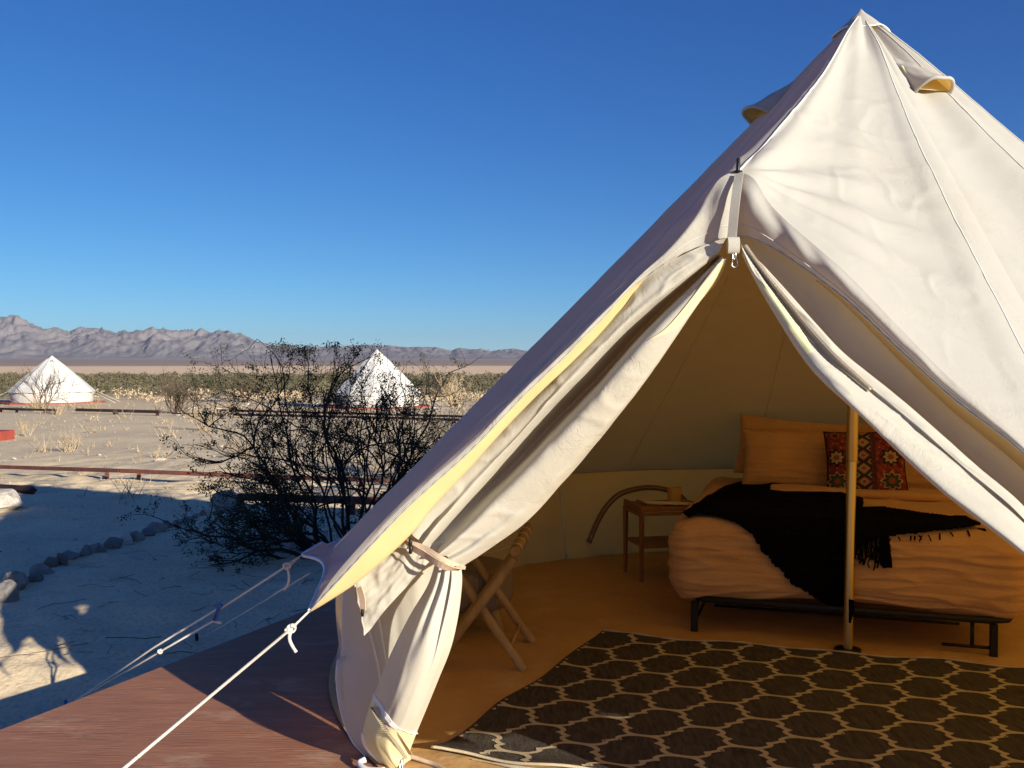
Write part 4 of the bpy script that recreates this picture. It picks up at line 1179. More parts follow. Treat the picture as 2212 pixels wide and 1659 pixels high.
# side panel between the wall and the flap, in shade
P0 = [(744, 1262, 3.46), (739, 1330, 3.44), (739, 1410, 3.42), (728, 1432, 3.38), (727, 1480, 3.36), (738, 1545, 3.33), (760, 1600, 3.30), (790, 1634, 3.27)]
P1 = [(775, 1240, 3.22), (782, 1330, 3.25), (790, 1410, 3.25), (795, 1450, 3.24), (800, 1500, 3.23), (810, 1560, 3.22), (825, 1610, 3.2), (845, 1652, 3.2)]
P2 = [(835, 1190, 3.14), (845, 1300, 3.18), (855, 1400, 3.19), (860, 1450, 3.19), (865, 1500, 3.19), (866, 1560, 3.19), (862, 1610, 3.19), (868, 1650, 3.19)]
P3 = [(940, 1090, 3.10), (938, 1250, 3.14), (925, 1330, 3.16), (915, 1400, 3.17), (905, 1460, 3.18), (893, 1520, 3.19), (878, 1590, 3.2), (872, 1640, 3.2)]
Vv, Ff = loft([C(x) for x in (P0, P1, P2, P3)], 50, 60, lambda s, t, q: ND * (.012 * nz((s * 5, t * 3, 0), 1, 54) + .004 * nz((s * 12, t * 8, 0), 1, 55)) * smooth(0, .15, s))
sp = obj('side_panel', Vv, Ff, M['drape'], tent)
mb = MB(); mb.tube([Vv[j * 50] for j in range(60)], .003, 6); mb.build('panel_hem', M['hem'], sp)
c = cat(C([(785, 1262, 3.19), (792, 1340, 3.21), (812, 1420, 3.20), (826, 1510, 3.19), (832, 1560, 3.18)], -.02), 30)
mb = MB(); mb.tube(c, .004, 5); mb.build('seam', M['seam'], sp)
c = cat(C([(806, 1262, 3.17), (822, 1360, 3.18), (836, 1450, 3.175), (845, 1540, 3.175)], -.015), 30)
mb = MB(); mb.tube(c, .004, 5); mb.build('seam', M['seam'], sp)
strip(C([(743, 1418, 3.385), (741, 1460, 3.36), (744, 1510, 3.34)], -.012), .010, .004, 'window_tab', M['yellow'], sp)
# loop of tape and zip at the door sill
mb = MB(); mb.tube(cat([onz(790, 1640, .03), onz(775, 1648, .02), onz(792, 1662, .015), onz(830, 1664, .02)], 16), .010, 6); mb.build('sill_tape', M['hem'], tent)
mb = MB(); cc = cat([onz(866, 1634, .02), onz(885, 1634, .025), onz(912, 1642, .02), onz(948, 1656, .015), onz(1000, 1690, .015)], 60)
mb.tube(cc, [.007 + .0022 * (i % 2) for i in range(60)], 7); mb.build('sill_zipper', M['tan_tape'], tent)
mb = MB(); p = onz(868, 1650, .03); mb.box(p, (.012, .012, .04), bev=.003); mb.build('zip_pull', M['metal'], tent)

# ---- right door flap
def rc(pts, off): return [W(u, v, dR(u) + off * min(1, .2 + (u - 1600) / 260)) for u, v in pts]
Rp = [
 ([(1592, 506), (1645, 520), (1712, 550), (1776, 592), (1846, 645), (1972, 758), (2074, 848), (2154, 908), (2228, 968), (2416, 1145), (2720, 1560)], .10),
 ([(1596, 520), (1650, 570), (1705, 625), (1765, 690), (1830, 760), (1925, 835), (2010, 908), (2110, 998), (2212, 1085), (2380, 1260), (2640, 1620)], .05),
 ([(1598, 524), (1650, 575), (1702, 632), (1762, 700), (1824, 765), (1920, 842), (2003, 912), (2104, 1002), (2209, 1092), (2370, 1270), (2630, 1630)], -.08),
 ([(1600, 527), (1646, 582), (1693, 643), (1751, 715), (1804, 774), (1888, 842), (1979, 917), (2076, 1002), (2205, 1113), (2353, 1287), (2620, 1640)], -.125),
 ([(1600, 528), (1645, 584), (1690, 645), (1748, 718), (1800, 776), (1880, 840), (1973, 918), (2069, 1003), (2205, 1118), (2350, 1290), (2610, 1650)], -.115),
 ([(1601, 530), (1638, 592), (1682, 660), (1736, 735), (1785, 795), (1858, 860), (1950, 938), (2048, 1025), (2205, 1155), (2340, 1300), (2600, 1660)], -.185),
 ([(1603, 536), (1634, 604), (1672, 672), (1722, 752), (1768, 812), (1838, 876), (1930, 965), (2036, 1062), (2208, 1195), (2330, 1315), (2590, 1665)], -.225),
 ([(1603, 552), (1637, 618), (1677, 686), (1727, 765), (1774, 822), (1842, 884), (1936, 970), (2042, 1066), (2212, 1200), (2340, 1320), (2600, 1670)], -.10),
]
curves = [rc(p, o) for p, o in Rp]
NDR = Vector((-.30, -.93, .1)).normalized()
def disp3(s, t, q):
    f = .008 * nz((s * 9, t * 2, 3), 1, 65) * smooth(0, .1, t) + .003 * nz((s * 6, t * 16, 3), 1, 66)
    f += .004 * max(0, 1 - abs(nz((s * 5 + t * 8, t * 10, 0), 1, 71)) * 5)
    return NDR * f
Vv, Ff = loft(curves, 110, 150, disp3)
fr = obj('door_flap', Vv, Ff, M['drape'], tent); fr['label'] = 'door flap pulled back at the right'
# zip running down the right flap
zc = cat([W(u, v, dR(u) - .128 * min(1, .2 + (u - 1600) / 260) - .006) for u, v in [(1607, 530), (1650, 590), (1698, 650), (1748, 712), (1796, 765), (1840, 806), (1880, 842)]], 90)
tp = strip([p + Vector((.004, .004, 0)) for p in zc], .006, .002, 'zip_tape', M['tan_tape'], fr, nrm=NDR)
mb = MB(); mb.tube(zc, [.0034 + .0016 * (i % 2) for i in range(90)], 6); mb.build('zip_teeth', M['zip'], tp)
# pale yellow facings at the top of the opening
tabs = [[(1566, 562), (1520, 655), (1462, 715), (1415, 728)], [(1571, 566), (1540, 618), (1505, 664), (1470, 700)]]
def patch(name, quad, m_, parent, off):
    """patch laid on the flap surfaces: quad = rows of picture points"""
    bvx = [BVHTree.FromPolygons([v.co + Vector(parent_loc) for v in o.data.vertices], [tuple(p.vertices) for p in o.data.polygons]) for o, parent_loc in quad[0]]
    rows = quad[1]; n1 = len(rows); n2 = len(rows[0]); Vv = []
    A = [[Vector((u, v, 0)) for u, v in r] for r in rows]
    G1, G2 = 26, 14
    rr = [cat(r, G1) for r in A]
    for i in range(G1):
        cc = cat([r[i] for r in rr], G2)
        for c in cc:
            d = (W(c.x, c.y, 1) - EYE).normalized(); best = None
            for b in bvx:
                h = b.ray_cast(EYE, d)
                if h[0] and (best is None or h[3] < best): best = h[3]
            Vv.append((i, EYE + d * ((best if best else 3.0) - off)) if best else (i, None))
    pts = [p for _, p in Vv]
    Ff = []
    for i in range(G1 - 1):
        for j in range(G2 - 1):
            q = (i * G2 + j, i * G2 + j + 1, (i + 1) * G2 + j + 1, (i + 1) * G2 + j)
            if all(pts[k] is not None for k in q): Ff.append(q)
    V2, F2 = sub([p if p is not None else Vector((0, 0, 0)) for p in pts], Ff)
    if F2: return obj(name, V2, F2, m_, parent)
TL = (TC.x, TC.y, 0)
patch('yellow_facing', ([(flapL, TL)], [[(1568, 566), (1535, 628), (1488, 682), (1462, 710)], [(1555, 568), (1510, 640), (1455, 702), (1418, 728)], [(1545, 575), (1490, 650), (1440, 708), (1400, 735)]]), M['paleyellow'], flapL, .005)
patch('tan_facing', ([(flapL, TL)], [[(1567, 545), (1540, 580), (1512, 612), (1490, 640)], [(1556, 545), (1525, 580), (1500, 606), (1478, 632)]]), M['tan_tape'], flapL, .006)
patch('yellow_facing', ([(fr, TL)], [[(1640, 612), (1675, 668), (1712, 726), (1742, 766)], [(1650, 608), (1690, 668), (1728, 722), (1750, 762)], [(1656, 614), (1700, 670), (1738, 722), (1757, 758)]]), M['paleyellow'], fr, .005)

# right door foot: side panel and hanging cloth that close the door beside the wall (mostly out of the picture)
fR = Vector((1.36, 2.05, 0)); wp = roof(azBq - 360 + 9, .93)[0]
cs_ = []
for t in (0, .33, .66, 1):
    b_ = fR.lerp(Vector((TC.x + 2.41 * math.cos(R(azBq + 9)), TC.y + 2.41 * math.sin(R(azBq + 9)), 0)), t)
    tp_ = Vector((1.40, 1.95, .95)).lerp(wp, t)
    cs_.append([tp_, tp_.lerp(b_, .5) + Vector((0, -.02, 0)), b_])
Vv, Ff = loft(cs_, 30, 30, lambda s, t, q: ND * .015 * nz((s * 4, t * 2, 0), 1, 81))
obj('side_panel', Vv, Ff, M['drape'], tent)

# ---- guy ropes
def rope(pts, r, name='guy_rope', parent=tent, n=8):
    mb = MB(); mb.tube(pts, r, n); return mb.build(name, M['rope'], parent)
def knot(p, r, parent, name='knot'):
    mb = MB(); rn = random.Random(int(p.x * 1000) & 255)
    pts = [p + Vector((math.cos(a) * r, math.sin(a * 1.5) * r * .8, math.sin(a) * r * 1.1 + .25 * r * math.cos(a * 2))) for a in [i * .5 for i in range(22)]]
    mb.tube(cat(pts, 60), .0042, 6); return mb.build(name, M['rope'], parent)
k1 = W(630, 1357, 2.83)
end1 = W(265, 1662, 2.25); far1 = end1 + (end1 - k1) * 1.35
ro = rope([k1, far1], .0046)
rope(cat([Bp, Bp.lerp(k1, .5) + Vector((.006, 0, .006)), k1], 8), .0034, 'rope_loop', ro); rope(cat([Bp, Bp.lerp(k1, .5) - Vector((.004, 0, .004)), k1], 8), .0034, 'rope_loop', ro)
knot(k1, .010, ro); knot(W(622, 1362, 2.82), .006, ro)
rope(cat([k1, W(625, 1378, 2.825), W(631, 1395, 2.825), W(640, 1409, 2.82)], 14), .0052, 'rope_end', ro)
k2 = W(620, 1222, 3.62)
sl_ = W(467, 1326, 3.86); g2 = W(146, 1523, 4.50); g2.z = ground(g2.x, g2.y) + .02
g2 = W(146, 1523, 4.48)
ro = rope([k2, W(478, 1314, 3.84)], .0042)
rope([A_, k2 + Vector((.004, 0, .008))], .003, 'rope_loop', ro); rope([A_, k2 + Vector((.006, 0, -.004))], .003, 'rope_loop', ro); knot(k2, .011, ro)
rope(cat([k2, W(624, 1245, 3.60), W(622, 1262, 3.60), W(613, 1274, 3.60)], 14), .0048, 'rope_end', ro)
rope([W(468, 1316, 3.85), W(330, 1400, 4.08), W(140, 1530, 4.52)], .0044, 'guy_rope', ro)
rope([W(466, 1338, 3.86), W(345, 1408, 4.06), W(175, 1508, 4.40)], .0044, 'guy_rope', ro); knot(W(346, 1407, 4.05), .007, ro)
mb = MB(); a = W(475, 1308, 3.84); b = W(463, 1342, 3.86)
Mx = Matrix.Translation(a.lerp(b, .5)) @ Matrix.Rotation(.35, 4, 'Y'); mb.box((0, 0, 0), (.018, .008, .066), bev=.003, M=Mx); mb.tube([a + Vector((-.004, 0, .006)), a + Vector((.008, 0, -.006))], .009, 8)
mb.build('rope_slider', M['blue'], ro)
rope(cat([b, W(470, 1344, 3.86), W(478, 1345, 3.86)], 8), .0055, 'rope_end', ro)
# peg of this rope
mb = MB(); gp = W(146, 1526, 4.50); gb = Vector((gp.x - .02, gp.y + .02, ground(gp.x, gp.y) - .05)); mb.tube([gb, gp + Vector((-.01, 0, .03))], .008, 6); mb.build('peg', M['blue'], ro)
# thin rear guy rope
p3 = W(668, 1239, 4.15); q3 = G(428, 1384)
ro = rope([p3, q3], .0036); mb = MB(); mb.tube([q3 + Vector((0, 0, -.05)), q3 + Vector((-.01, 0, .04))], .010, 6); mb.build('peg', M['black'], ro)
rope(cat([G(553, 1316) + Vector((0, 0, .02)), G(580, 1303) + Vector((0, 0, .05)), G(612, 1296) + Vector((0, 0, .07)), G(643, 1291) + Vector((0, 0, .08))], 14), .0034, 'rope_end', ro)
# right side guys (beyond the frame)
for az in (-60, -31, 1):
    p = roof(az, 1)[0]; d = Vector((math.cos(R(az)), math.sin(R(az)), 0)); rope([p, Vector((p.x, p.y, 0)) + d * 1.1], .0044)

# ---- centre pole
pz = MB(); top = Vector((APEX.x, APEX.y, APEX.z - .03)); bot = Vector((TC.x, TC.y, .012))
jn = bot.lerp(top, .245 / 1.0 * 1.0)
# joint at v=997
zj = 1.36 - (997 - 785) / FPX * 4.42; t = (zj - bot.z) / (top.z - bot.z); jn = bot.lerp(top, t)
pole = None
mb = MB(); mb.tube([bot + Vector((0, 0, .01)), jn + Vector((0, 0, .01))], .0225, 28); pole = mb.build('centre_pole', M['brass'], tent); flat_angle(pole)
mb = MB(); mb.tube([jn, jn + Vector((0, 0, .004)), top], [.0245, .026, .026], 28); flat_angle(mb.build('upper_pole', M['brass'], pole))
mb = MB(); mb.tube([bot - Vector((0, 0, .002)), bot + Vector((0, 0, .006)), bot + Vector((0, 0, .010))], [.062, .060, .03], 28); mb.build('pole_foot', M['black'], pole)
# ================================================================== RUG
FL = onz(930, 1637); BL = onz(1300, 1375)
ra = Vector((.958, -.286, 0)).normalized(); rb = (BL - FL); RL = rb.length; rb.normalize(); RW = 2.45
def rz_(x, y):
    """height of the rug at x along the width, y along the length (metres)"""
    z = .016 + .0045 * nz((x, y, 0), 1.6, 7) + .003 * nz((x, y, 0), 5, 8)
    e = math.exp(-(y / .07) ** 2)
    z += e * (.004 + .014 * (.5 + .5 * math.sin(x * 15 + 1.0)) )
    z += .010 * math.exp(-((RL - y) / .05) ** 2) * (.5 + .5 * math.sin(x * 13))
    z += .008 * math.exp(-(x / .05) ** 2) * (.5 + .5 * math.sin(y * 11 + 2))
    return z
def rp(x, y, dz=0.0):
    wob = .010 * math.sin(x * 9 + 1) * math.exp(-((RL - y) / .15) ** 2) + .012 * math.sin(x * 13) * math.exp(-(y / .1) ** 2)
    wx = .010 * math.sin(y * 8) * math.exp(-(x / .12) ** 2)
    p = FL + ra * (x + wx) + rb * (y + wob); p.z = rz_(x, y) + dz; return p
nxr, nyr = 180, 130
Vv = [rp(RW * i / (nxr - 1), RL * j / (nyr - 1)) for j in range(nyr) for i in range(nxr)]
# skirt so that the rug has thickness
Ff = [(j * nxr + i, j * nxr + i + 1, (j + 1) * nxr + i + 1, (j + 1) * nxr + i) for j in range(nyr - 1) for i in range(nxr - 1)]
rug = obj('patterned_rug', Vv, Ff, M['rugdark'])
tag(rug, 'dark charcoal flat-woven rug with a cream trellis pattern on the tent floor', 'rug')
mb = MB(); mb.tube([rp(RW * i / 160, 0, -.002) for i in range(161)], .0055, 6); mb.build('selvedge', M['ruglight'], rug)
mb = MB(); mb.tube([rp(RW * i / 160, RL - .004, .003) for i in range(161)], [.004 + .002 * math.sin(i * .6) for i in range(161)], 5); mb.build('selvedge', M['ruglight'], rug)
mb = MB(); mb.tube([rp(0, RL * i / 100, -.004) for i in range(101)], .005, 5); mb.build('selvedge', M['rugdark'], rug)
# underside roll at the near edge: pale backing that curls up
Vb = []
for i in range(120):
    x = .15 + 2.2 * i / 119; k = .5 + .5 * math.sin(x * 15 + 1.0 + 1.5)
    for q in range(6):
        a = q / 5 * math.pi * .8
        p = rp(x, 0); p += rb * (-.004 - .016 * math.sin(a) * (.4 + k)); p.z = .010 + .012 * (1 - math.cos(a)) * (.3 + k) * .5
        Vb.append(p)
obj('rug_backing', Vb, [(i * 6 + q, i * 6 + q + 1, (i + 1) * 6 + q + 1, (i + 1) * 6 + q) for i in range(119) for q in range(5)], M['ruglight'], rug)
# trellis ribbons (woven-in cream yarn)
PW, PH = .358, .284
q1 = [(0, .142), (.030, .1402), (.055, .132), (.073, .116), (.079, .102), (.073, .091), (.064, .086), (.080, .080), (.0895, .071)]
half = q1 + [(PW / 2 - x, PH / 2 - y) for x, y in reversed(q1[:-1])]
dens = []
for (x0, y0), (x1, y1) in zip(half, half[1:]):
    for k in range(3): dens.append((x0 + (x1 - x0) * k / 3, y0 + (y1 - y0) * k / 3))
dens.append(half[-1])
period = dens + [(PW - x, y) for x, y in reversed(dens[:-1])]
mb = MB()
def rib(pts, hw):
    P = []
    n = len(pts)
    for i, (x, y) in enumerate(pts):
        x0, y0 = pts[max(0, i - 1)]; x1, y1 = pts[min(n - 1, i + 1)]
        L = math.hypot(x1 - x0, y1 - y0) or 1
        nx_, ny_ = -(y1 - y0) / L, (x1 - x0) / L
        P.append(((x + nx_ * hw, y + ny_ * hw), (x - nx_ * hw, y - ny_ * hw)))
    run = []
    def flush(run):
        if len(run) > 1:
            vs = []; 
            for a, b in run: vs += [rp(a[0], a[1], .0022), rp(b[0], b[1], .0022)]
            mb.add(vs, [(2 * i, 2 * i + 1, 2 * i + 3, 2 * i + 2) for i in range(len(run) - 1)])
    for a, b in P:
        ok = .004 < a[0] < RW - .004 and .004 < a[1] < RL - .01 and .004 < b[0] < RW - .004 and .004 < b[1] < RL - .01
        if ok: run.append((a, b))
        else: flush(run); run = []
    flush(run)
for r_ in range(-2, 14):
    for sh, fl in ((0, 1), (PW / 2, 1)):
        base_y = r_ * PH + (0 if sh == 0 else PH / 2) - .06
        for k in range(-1, 9):
            line = [(k * PW + sh + x - .10, base_y + y) for x, y in period]
            rib(line, .0092)
o = mb.build('trellis_weave', M['ruglight'], rug)

# ================================================================== BED
BO = onz(1500, 1366); B2 = onz(2146, 1421)
e1 = (B2 - BO); e1.z = 0; LEG = e1.length; e1.normalize(); e2 = Vector((-e1.y, e1.x, 0)); ZU = Vector((0, 0, 1))
brz = math.atan2(e1.y, e1.x)
def BP(a, b, z): return BO + e1 * a + e2 * b + ZU * z
bed = empty('bed', BP(LEG / 2, 1.0, 0), 'low black metal bed with terracotta bedding behind the centre pole', 'bed')
def bbox(name, a, b, z, sa, sb, sz, m_, parent=bed, bev=.004):
    mb = MB(); mb.box(BP(a, b, z), (sa, sb, sz), brz, bev); return flat_angle(mb.build(name, m_, parent, smooth=False))
for a in (0, LEG):
    for b in (0, 1.85): bbox('leg', a, b, .082, .034, .030, .155, M['blackmetal'])
bbox('leg', LEG / 2, .95, .08, .03, .03, .15, M['blackmetal'])
# frame with rounded front corners
fr_ = [BP(-.02, 1.92, .178), BP(-.02, .10, .178), BP(-.01, .03, .178), BP(.05, -.02, .178), BP(LEG - .02, -.02, .178), BP(LEG + .06, .02, .178), BP(LEG + .085, .09, .178), BP(LEG + .085, 1.92, .178)]
mb = MB(); mb.tube(fr_, .017, 8); mb.build('frame', M['blackmetal'], bed)
bbox('centre_rail', LEG / 2, .95, .178, .03, 1.9, .03, M['blackmetal'])
for k in range(7): bbox('slat', LEG / 2, .15 + .27 * k, .19, LEG + .05, .04, .010, M['blackmetal'])
mb = MB(); mb.tube([BP(-.0, .02, .045), BP(-.0, .9, .045)], .008, 6); mb.build('brace', M['blackmetal'], bed)
mb = MB(); mb.tube([BP(.0, .18, .17), BP(.0, .10, .045)], .008, 6); mb.build('brace', M['blackmetal'], bed)
mb = MB(); mb.tube([BP(LEG - .09, .0, .17), BP(LEG - .09, .0, .045)], .009, 6); mb.tube([BP(LEG - .22, .0, .045), BP(LEG, .0, .045)], .008, 6); mb.build('brace', M['blackmetal'], bed)
mb = MB(); mb.tube([BP(.06, .4, .045), BP(LEG - .09, .4, .045)], .008, 6); mb.build('brace', M['blackmetal'], bed)

def rbox(sx, sy, sz, r, nx_, ny_, nz_, fn=None):
    """rounded box centred on the origin, quads on 6 sides"""
    Vv = []; Ff = []; key = {}
    hx, hy, hz = sx / 2, sy / 2, sz / 2
    def vid(p):
        k = (round(p.x, 5), round(p.y, 5), round(p.z, 5))
        if k not in key:
            key[k] = len(Vv)
            inner = Vector((max(-hx + r, min(hx - r, p.x)), max(-hy + r, min(hy - r, p.y)), max(-hz + r, min(hz - r, p.z))))
            d = p - inner
            q = inner + d.normalized() * r if d.length > 1e-6 else p
            nn = d.normalized() if d.length > 1e-6 else Vector((0, 0, 1))
            Vv.append(fn(q, nn) if fn else q)
        return key[k]
    def face(o, du, dv, nu, nv):
        for i in range(nu):
            for j in range(nv):
                Ff.append(tuple(vid(o + du * ((i + a) / nu) + dv * ((j + b) / nv)) for a, b in ((0, 0), (1, 0), (1, 1), (0, 1))))
    X, Y, Z = Vector((sx, 0, 0)), Vector((0, sy, 0)), Vector((0, 0, sz)); O = Vector((-hx, -hy, -hz))
    face(O + Z, X, Y, nx_, ny_); face(O, Y, X, ny_, nx_)
    face(O, X, Z, nx_, nz_); face(O + Y, Z, X, nz_, nx_)
    face(O, Z, Y, nz_, ny_); face(O + X, Y, Z, ny_, nz_)
    return Vv, Ff
# mattress with duvet over it
DA0, DA1, DB0, DB1, DZ0, DZ1 = -.135, LEG + .15, -.045, 1.98, .190, .560
cen = BP((DA0 + DA1) / 2, (DB0 + DB1) / 2, (DZ0 + DZ1) / 2)
Mb = Matrix.Translation(cen) @ Matrix.Rotation(brz, 4, 'Z')
DX, DY, DZZ = DA1 - DA0, DB1 - DB0, DZ1 - DZ0
def duv(q, nn):
    f = 0
    front = smooth(0, 1, (-q.y - DY / 2 + .32) / .25)
    along = q.z + (0 if abs(nn.z) < .8 else q.y * 1.0)
    # pin-tuck pleats
    ph = q.z * 44 if nn.z < .75 else q.y * 44
    wob = .45 * nz((q.x * 2, q.y, q.z * 2), 1.5, 4)
    f -= (.004 + .006 * max(0, nz((q.x * 2.2, q.y * 2.2, q.z * 9), 1, 31))) * abs(math.cos((ph + wob) * math.pi * .5)) ** 10 * (1 if nn.z < .8 else .55)
    f += .014 * nz(q, 2.4, 9) + .006 * nz((q.x * 3, q.y * 3, q.z * 12), 1.4, 11)
    f += .010 * max(0, 1 - abs(nz((q.x * 3, q.y * 3, q.z * 18), 1.0, 13)) * 4)
    p = q + nn * f
    # bottom edge sags unevenly, left lower corner tucks up
    if q.z < -DZZ * .1:
        k = smooth(-DZZ * .1, -DZZ * .5, q.z) if False else min(1, (-q.z - DZZ * .1) / (DZZ * .4))
        p.z += k * (.018 * math.sin(q.x * 4.0 + 1.2) - .012)
    # crown of the bed
    if q.z > 0: p.z += .018 * (1 - (2 * q.x / DX) ** 2)
    return p
Vd, Fd = rbox(DX, DY, DZZ, .105, 150, 120, 60, duv)
Vd = [Mb @ v for v in Vd]
dv = obj('duvet', Vd, Fd, M['duvet'], bed)
dbvh = BVHTree.FromPolygons(Vd, Fd)
# turned-down fold
def fold_fn(q, nn): return q + nn * (.006 * nz(q, 4, 3)) + Vector((0, 0, -.012 * abs(q.x)))
Vv, Ff = rbox(1.12, .26, .05, .024, 60, 14, 6, fold_fn)
Mf = Matrix.Translation(BP(LEG / 2 + .19, 1.12, .600)) @ Matrix.Rotation(brz + .02, 4, 'Z')
obj('sheet_fold', [Mf @ v for v in Vv], Ff, M['duvet'], bed)

def pillow(name, Mx, wd, ht, th, m_, label, group=None, seed=0, colfn=None, N=56, wr=1.0):
    Vv = []; Ff = []; cols_ = []
    for side in (1, -1):
        base = len(Vv)
        for j in range(N):
            for i in range(N):
                x = -1 + 2 * i / (N - 1); y = -1 + 2 * j / (N - 1)
                e = (max(0, 1 - abs(x) ** 2.6) * max(0, 1 - abs(y) ** 2.6)) ** .42
                px = x * (1 - .055 * (1 - abs(x)) * 0 - .07 * (y * y) * 0 - .06 * (1 - y * y) * abs(x) ** 3 * 1)
                py = y * (1 - .06 * (1 - x * x) * abs(y) ** 3)
                w_ = wr * (.012 * nz((x * 1.3, y * 6, side), 1.1, seed) + .010 * nz((x * 3, y * 3, side), 1, seed + 5)) * e
                w_ -= wr * .006 * max(0, 1 - abs(nz((x * 1.2, y * 9, 0), 1, seed + 9)) * 5) * e
                Vv.append(Mx @ Vector((px * wd / 2, -side * (e * th / 2 + w_), py * ht / 2)))
                cols_.append((x, y))
        for j in range(N - 1):
            for i in range(N - 1):
                q = (base + j * N + i, base + j * N + i + 1, base + (j + 1) * N + i + 1, base + (j + 1) * N + i)
                Ff.append(q if side == 1 else q[::-1])
    o = obj(name, Vv, Ff, m_)
    tag(o, label, 'pillow', group)
    if colfn:
        ca = o.data.color_attributes.new('weave', 'FLOAT_COLOR', 'POINT')
        for k, (x, y) in enumerate(cols_): ca.data[k].color = (*colfn(x, y), 1)
    return o
def PM(a, b, z, tilt=-16, yaw=0, roll=0):
    return Matrix.Translation(BP(a, b, z)) @ Matrix.Rotation(brz + R(yaw), 4, 'Z') @ Matrix.Rotation(R(tilt), 4, 'X') @ Matrix.Rotation(R(roll), 4, 'Y')
gp_ = 'terracotta pillows at the bed head'
pillow('bed_pillow', PM(.44, 1.62, .800, -14, 0, 5), .72, .40, .17, M['duvet'], 'terracotta pillow peeking out at the top behind the left front pillow', gp_, 1)
pillow('bed_pillow', PM(1.12, 1.64, .805, -14, 0, -5), .72, .40, .17, M['duvet'], 'terracotta pillow peeking out at the top behind the right front pillow', gp_, 2)
pillow('bed_pillow', PM(.50, 1.40, .742, -18, 2, 1.0), .74, .39, .20, M['duvet'], 'left front terracotta pillow standing over the black throw', gp_, 3)
pillow('bed_pillow', PM(1.24, 1.38, .742, -18, -2, 1.0), .74, .39, .20, M['duvet'], 'right front terracotta pillow behind the patterned cushion', gp_, 4)
def kil(x, y):
    """weave of the cushion: red side fields with star medallions, dark centre strip with diamonds"""
    red = (.31, .065, .055); dark = (.035, .022, .028); cream = (.42, .33, .22); rust = (.30, .085, .035); teal = (.055, .075, .062); plum = (.085, .028, .045); ochre = (.36, .22, .10)
    def star(cx, cy, R0, c1, c2, c3):
        dx, dy = (x - cx) / 1.0, (y - cy) / 1.0
        r = math.hypot(dx, dy); a = math.atan2(dy, dx)
        k = R0 * (.70 + .30 * (1 if (a * 8 / math.pi) % 2 < 1 else -1) * (1 - abs(((a * 8 / math.pi) % 1) - .5) * .6))
        tri = abs(((a / (2 * math.pi) * 8) % 1) - .5) * 2
        k = R0 * (.62 + .38 * tri)
        if r < k * .42: return c3
        if r < k * .80: return c2
        if r < k * .98: return c1
        return None
    if abs(x + .06) < .20:
        xx = x + .06
        yy = (y * 2.6) % 1.0 - .5
        d = abs(xx) / .2 + abs(yy) * 2
        if abs(xx) > .185: return dark
        if abs(d - 1) < .14: return dark
        if d < .35: return rust
        if d < .55: return cream
        if d < .86: return ochre if int(y * 2.6 + 10) % 2 else (.26, .12, .07)
        ex = abs(abs(xx) / .2 - 1) + abs(abs(yy) * 2 - 1)
        if d > 1.45 and d < 1.65: return cream
        return teal if int(y * 2.6 + 10) % 2 else plum
    if abs(abs(x + .06) - .25) < .045:
        return plum if int(y * 40) % 3 else (.12, .05, .06)
    c = red
    for cx in (-.72, .60):
        for cy, kk in ((.14, 0), (-.55, 1), (.82, 2)):
            s = star(cx, cy, .25 if kk < 2 else .20, dark, cream if kk == 0 else (teal if kk == 1 else rust), rust if kk < 2 else plum)
            if s: return s
            s = star(cx, cy, .30, cream if kk == 1 else dark, cream if kk == 1 else dark, red)
            if s and kk < 2: return s
    if abs(y) > .93 or abs(x) > .95: return dark
    k_ = .75 + .5 * nz((x * 9, y * 9, 0), 1, 2); c = tuple(v * k_ for v in c)
    if (int(x * 30) + int(y * 30)) % 7 == 0: c = (.11, .02, .02)
    if (int(x * 26) * 3 + int(y * 22) * 5) % 23 == 0: c = ochre
    return c
def kil_nodes(m, n, l, b, tc):
    a = n.new('ShaderNodeVertexColor'); a.layer_name = 'weave'; l.new(a.outputs[0], b.inputs['Base Color'])
M['kilim'] = mat('kilim_weave', (.2, .03, .03), .95, bump=.6, bscale=160, bdist=.003, spec=.05, extra=kil_nodes)
pillow('patterned_cushion', PM(.865, 1.17, .762, -17, 0, -2.5), .465, .41, .15, M['kilim'], 'square red kilim cushion with star and diamond pattern behind the pole', None, 8, kil, N=150, wr=.4)

# black throw draped over the bed
def inpoly(x, y, P):
    c = False; j = len(P) - 1
    for i in range(len(P)):
        xi, yi = P[i]; xj, yj = P[j]
        if (yi > y) != (yj > y) and x < (xj - xi) * (y - yi) / (yj - yi) + xi: c = not c
        j = i
    return c
TP = [(1478, 1118), (1500, 1100), (1532, 1078), (1570, 1056), (1610, 1046), (1700, 1049), (1770, 1056), (1835, 1078), (1866, 1086), (1866, 1106), (1915, 1106), (1985, 1116), (2050, 1126), (2085, 1124), (2122, 1143), (2085, 1148), (2000, 1157), (1900, 1164), (1868, 1178), (1852, 1182), (1846, 1230), (1842, 1292), (1832, 1306), (1790, 1300), (1750, 1283), (1712, 1258), (1672, 1218), (1640, 1180), (1618, 1150), (1590, 1136), (1545, 1122), (1510, 1117), (1490, 1126)]
step = 1.5
us = [1470 + step * i for i in range(int(664 / step))]; vs_ = [1040 + step * j for j in range(int(275 / step))]
idx = {}; Vt = []
for j, v in enumerate(vs_):
    for i, u in enumerate(us):
        if not inpoly(u, v, TP): continue
        d = (W(u, v, 1) - EYE).normalized()
        h = dbvh.ray_cast(EYE, d)
        if h[0] is None: continue
        nn = h[1] if h[1].dot(d) < 0 else -h[1]
        bump = .5 + .5 * nz(h[0], 7, 3)
        idx[(i, j)] = len(Vt); Vt.append(h[0] + nn * (.010 + .012 * bump) + ZU * .004)
Ft = []
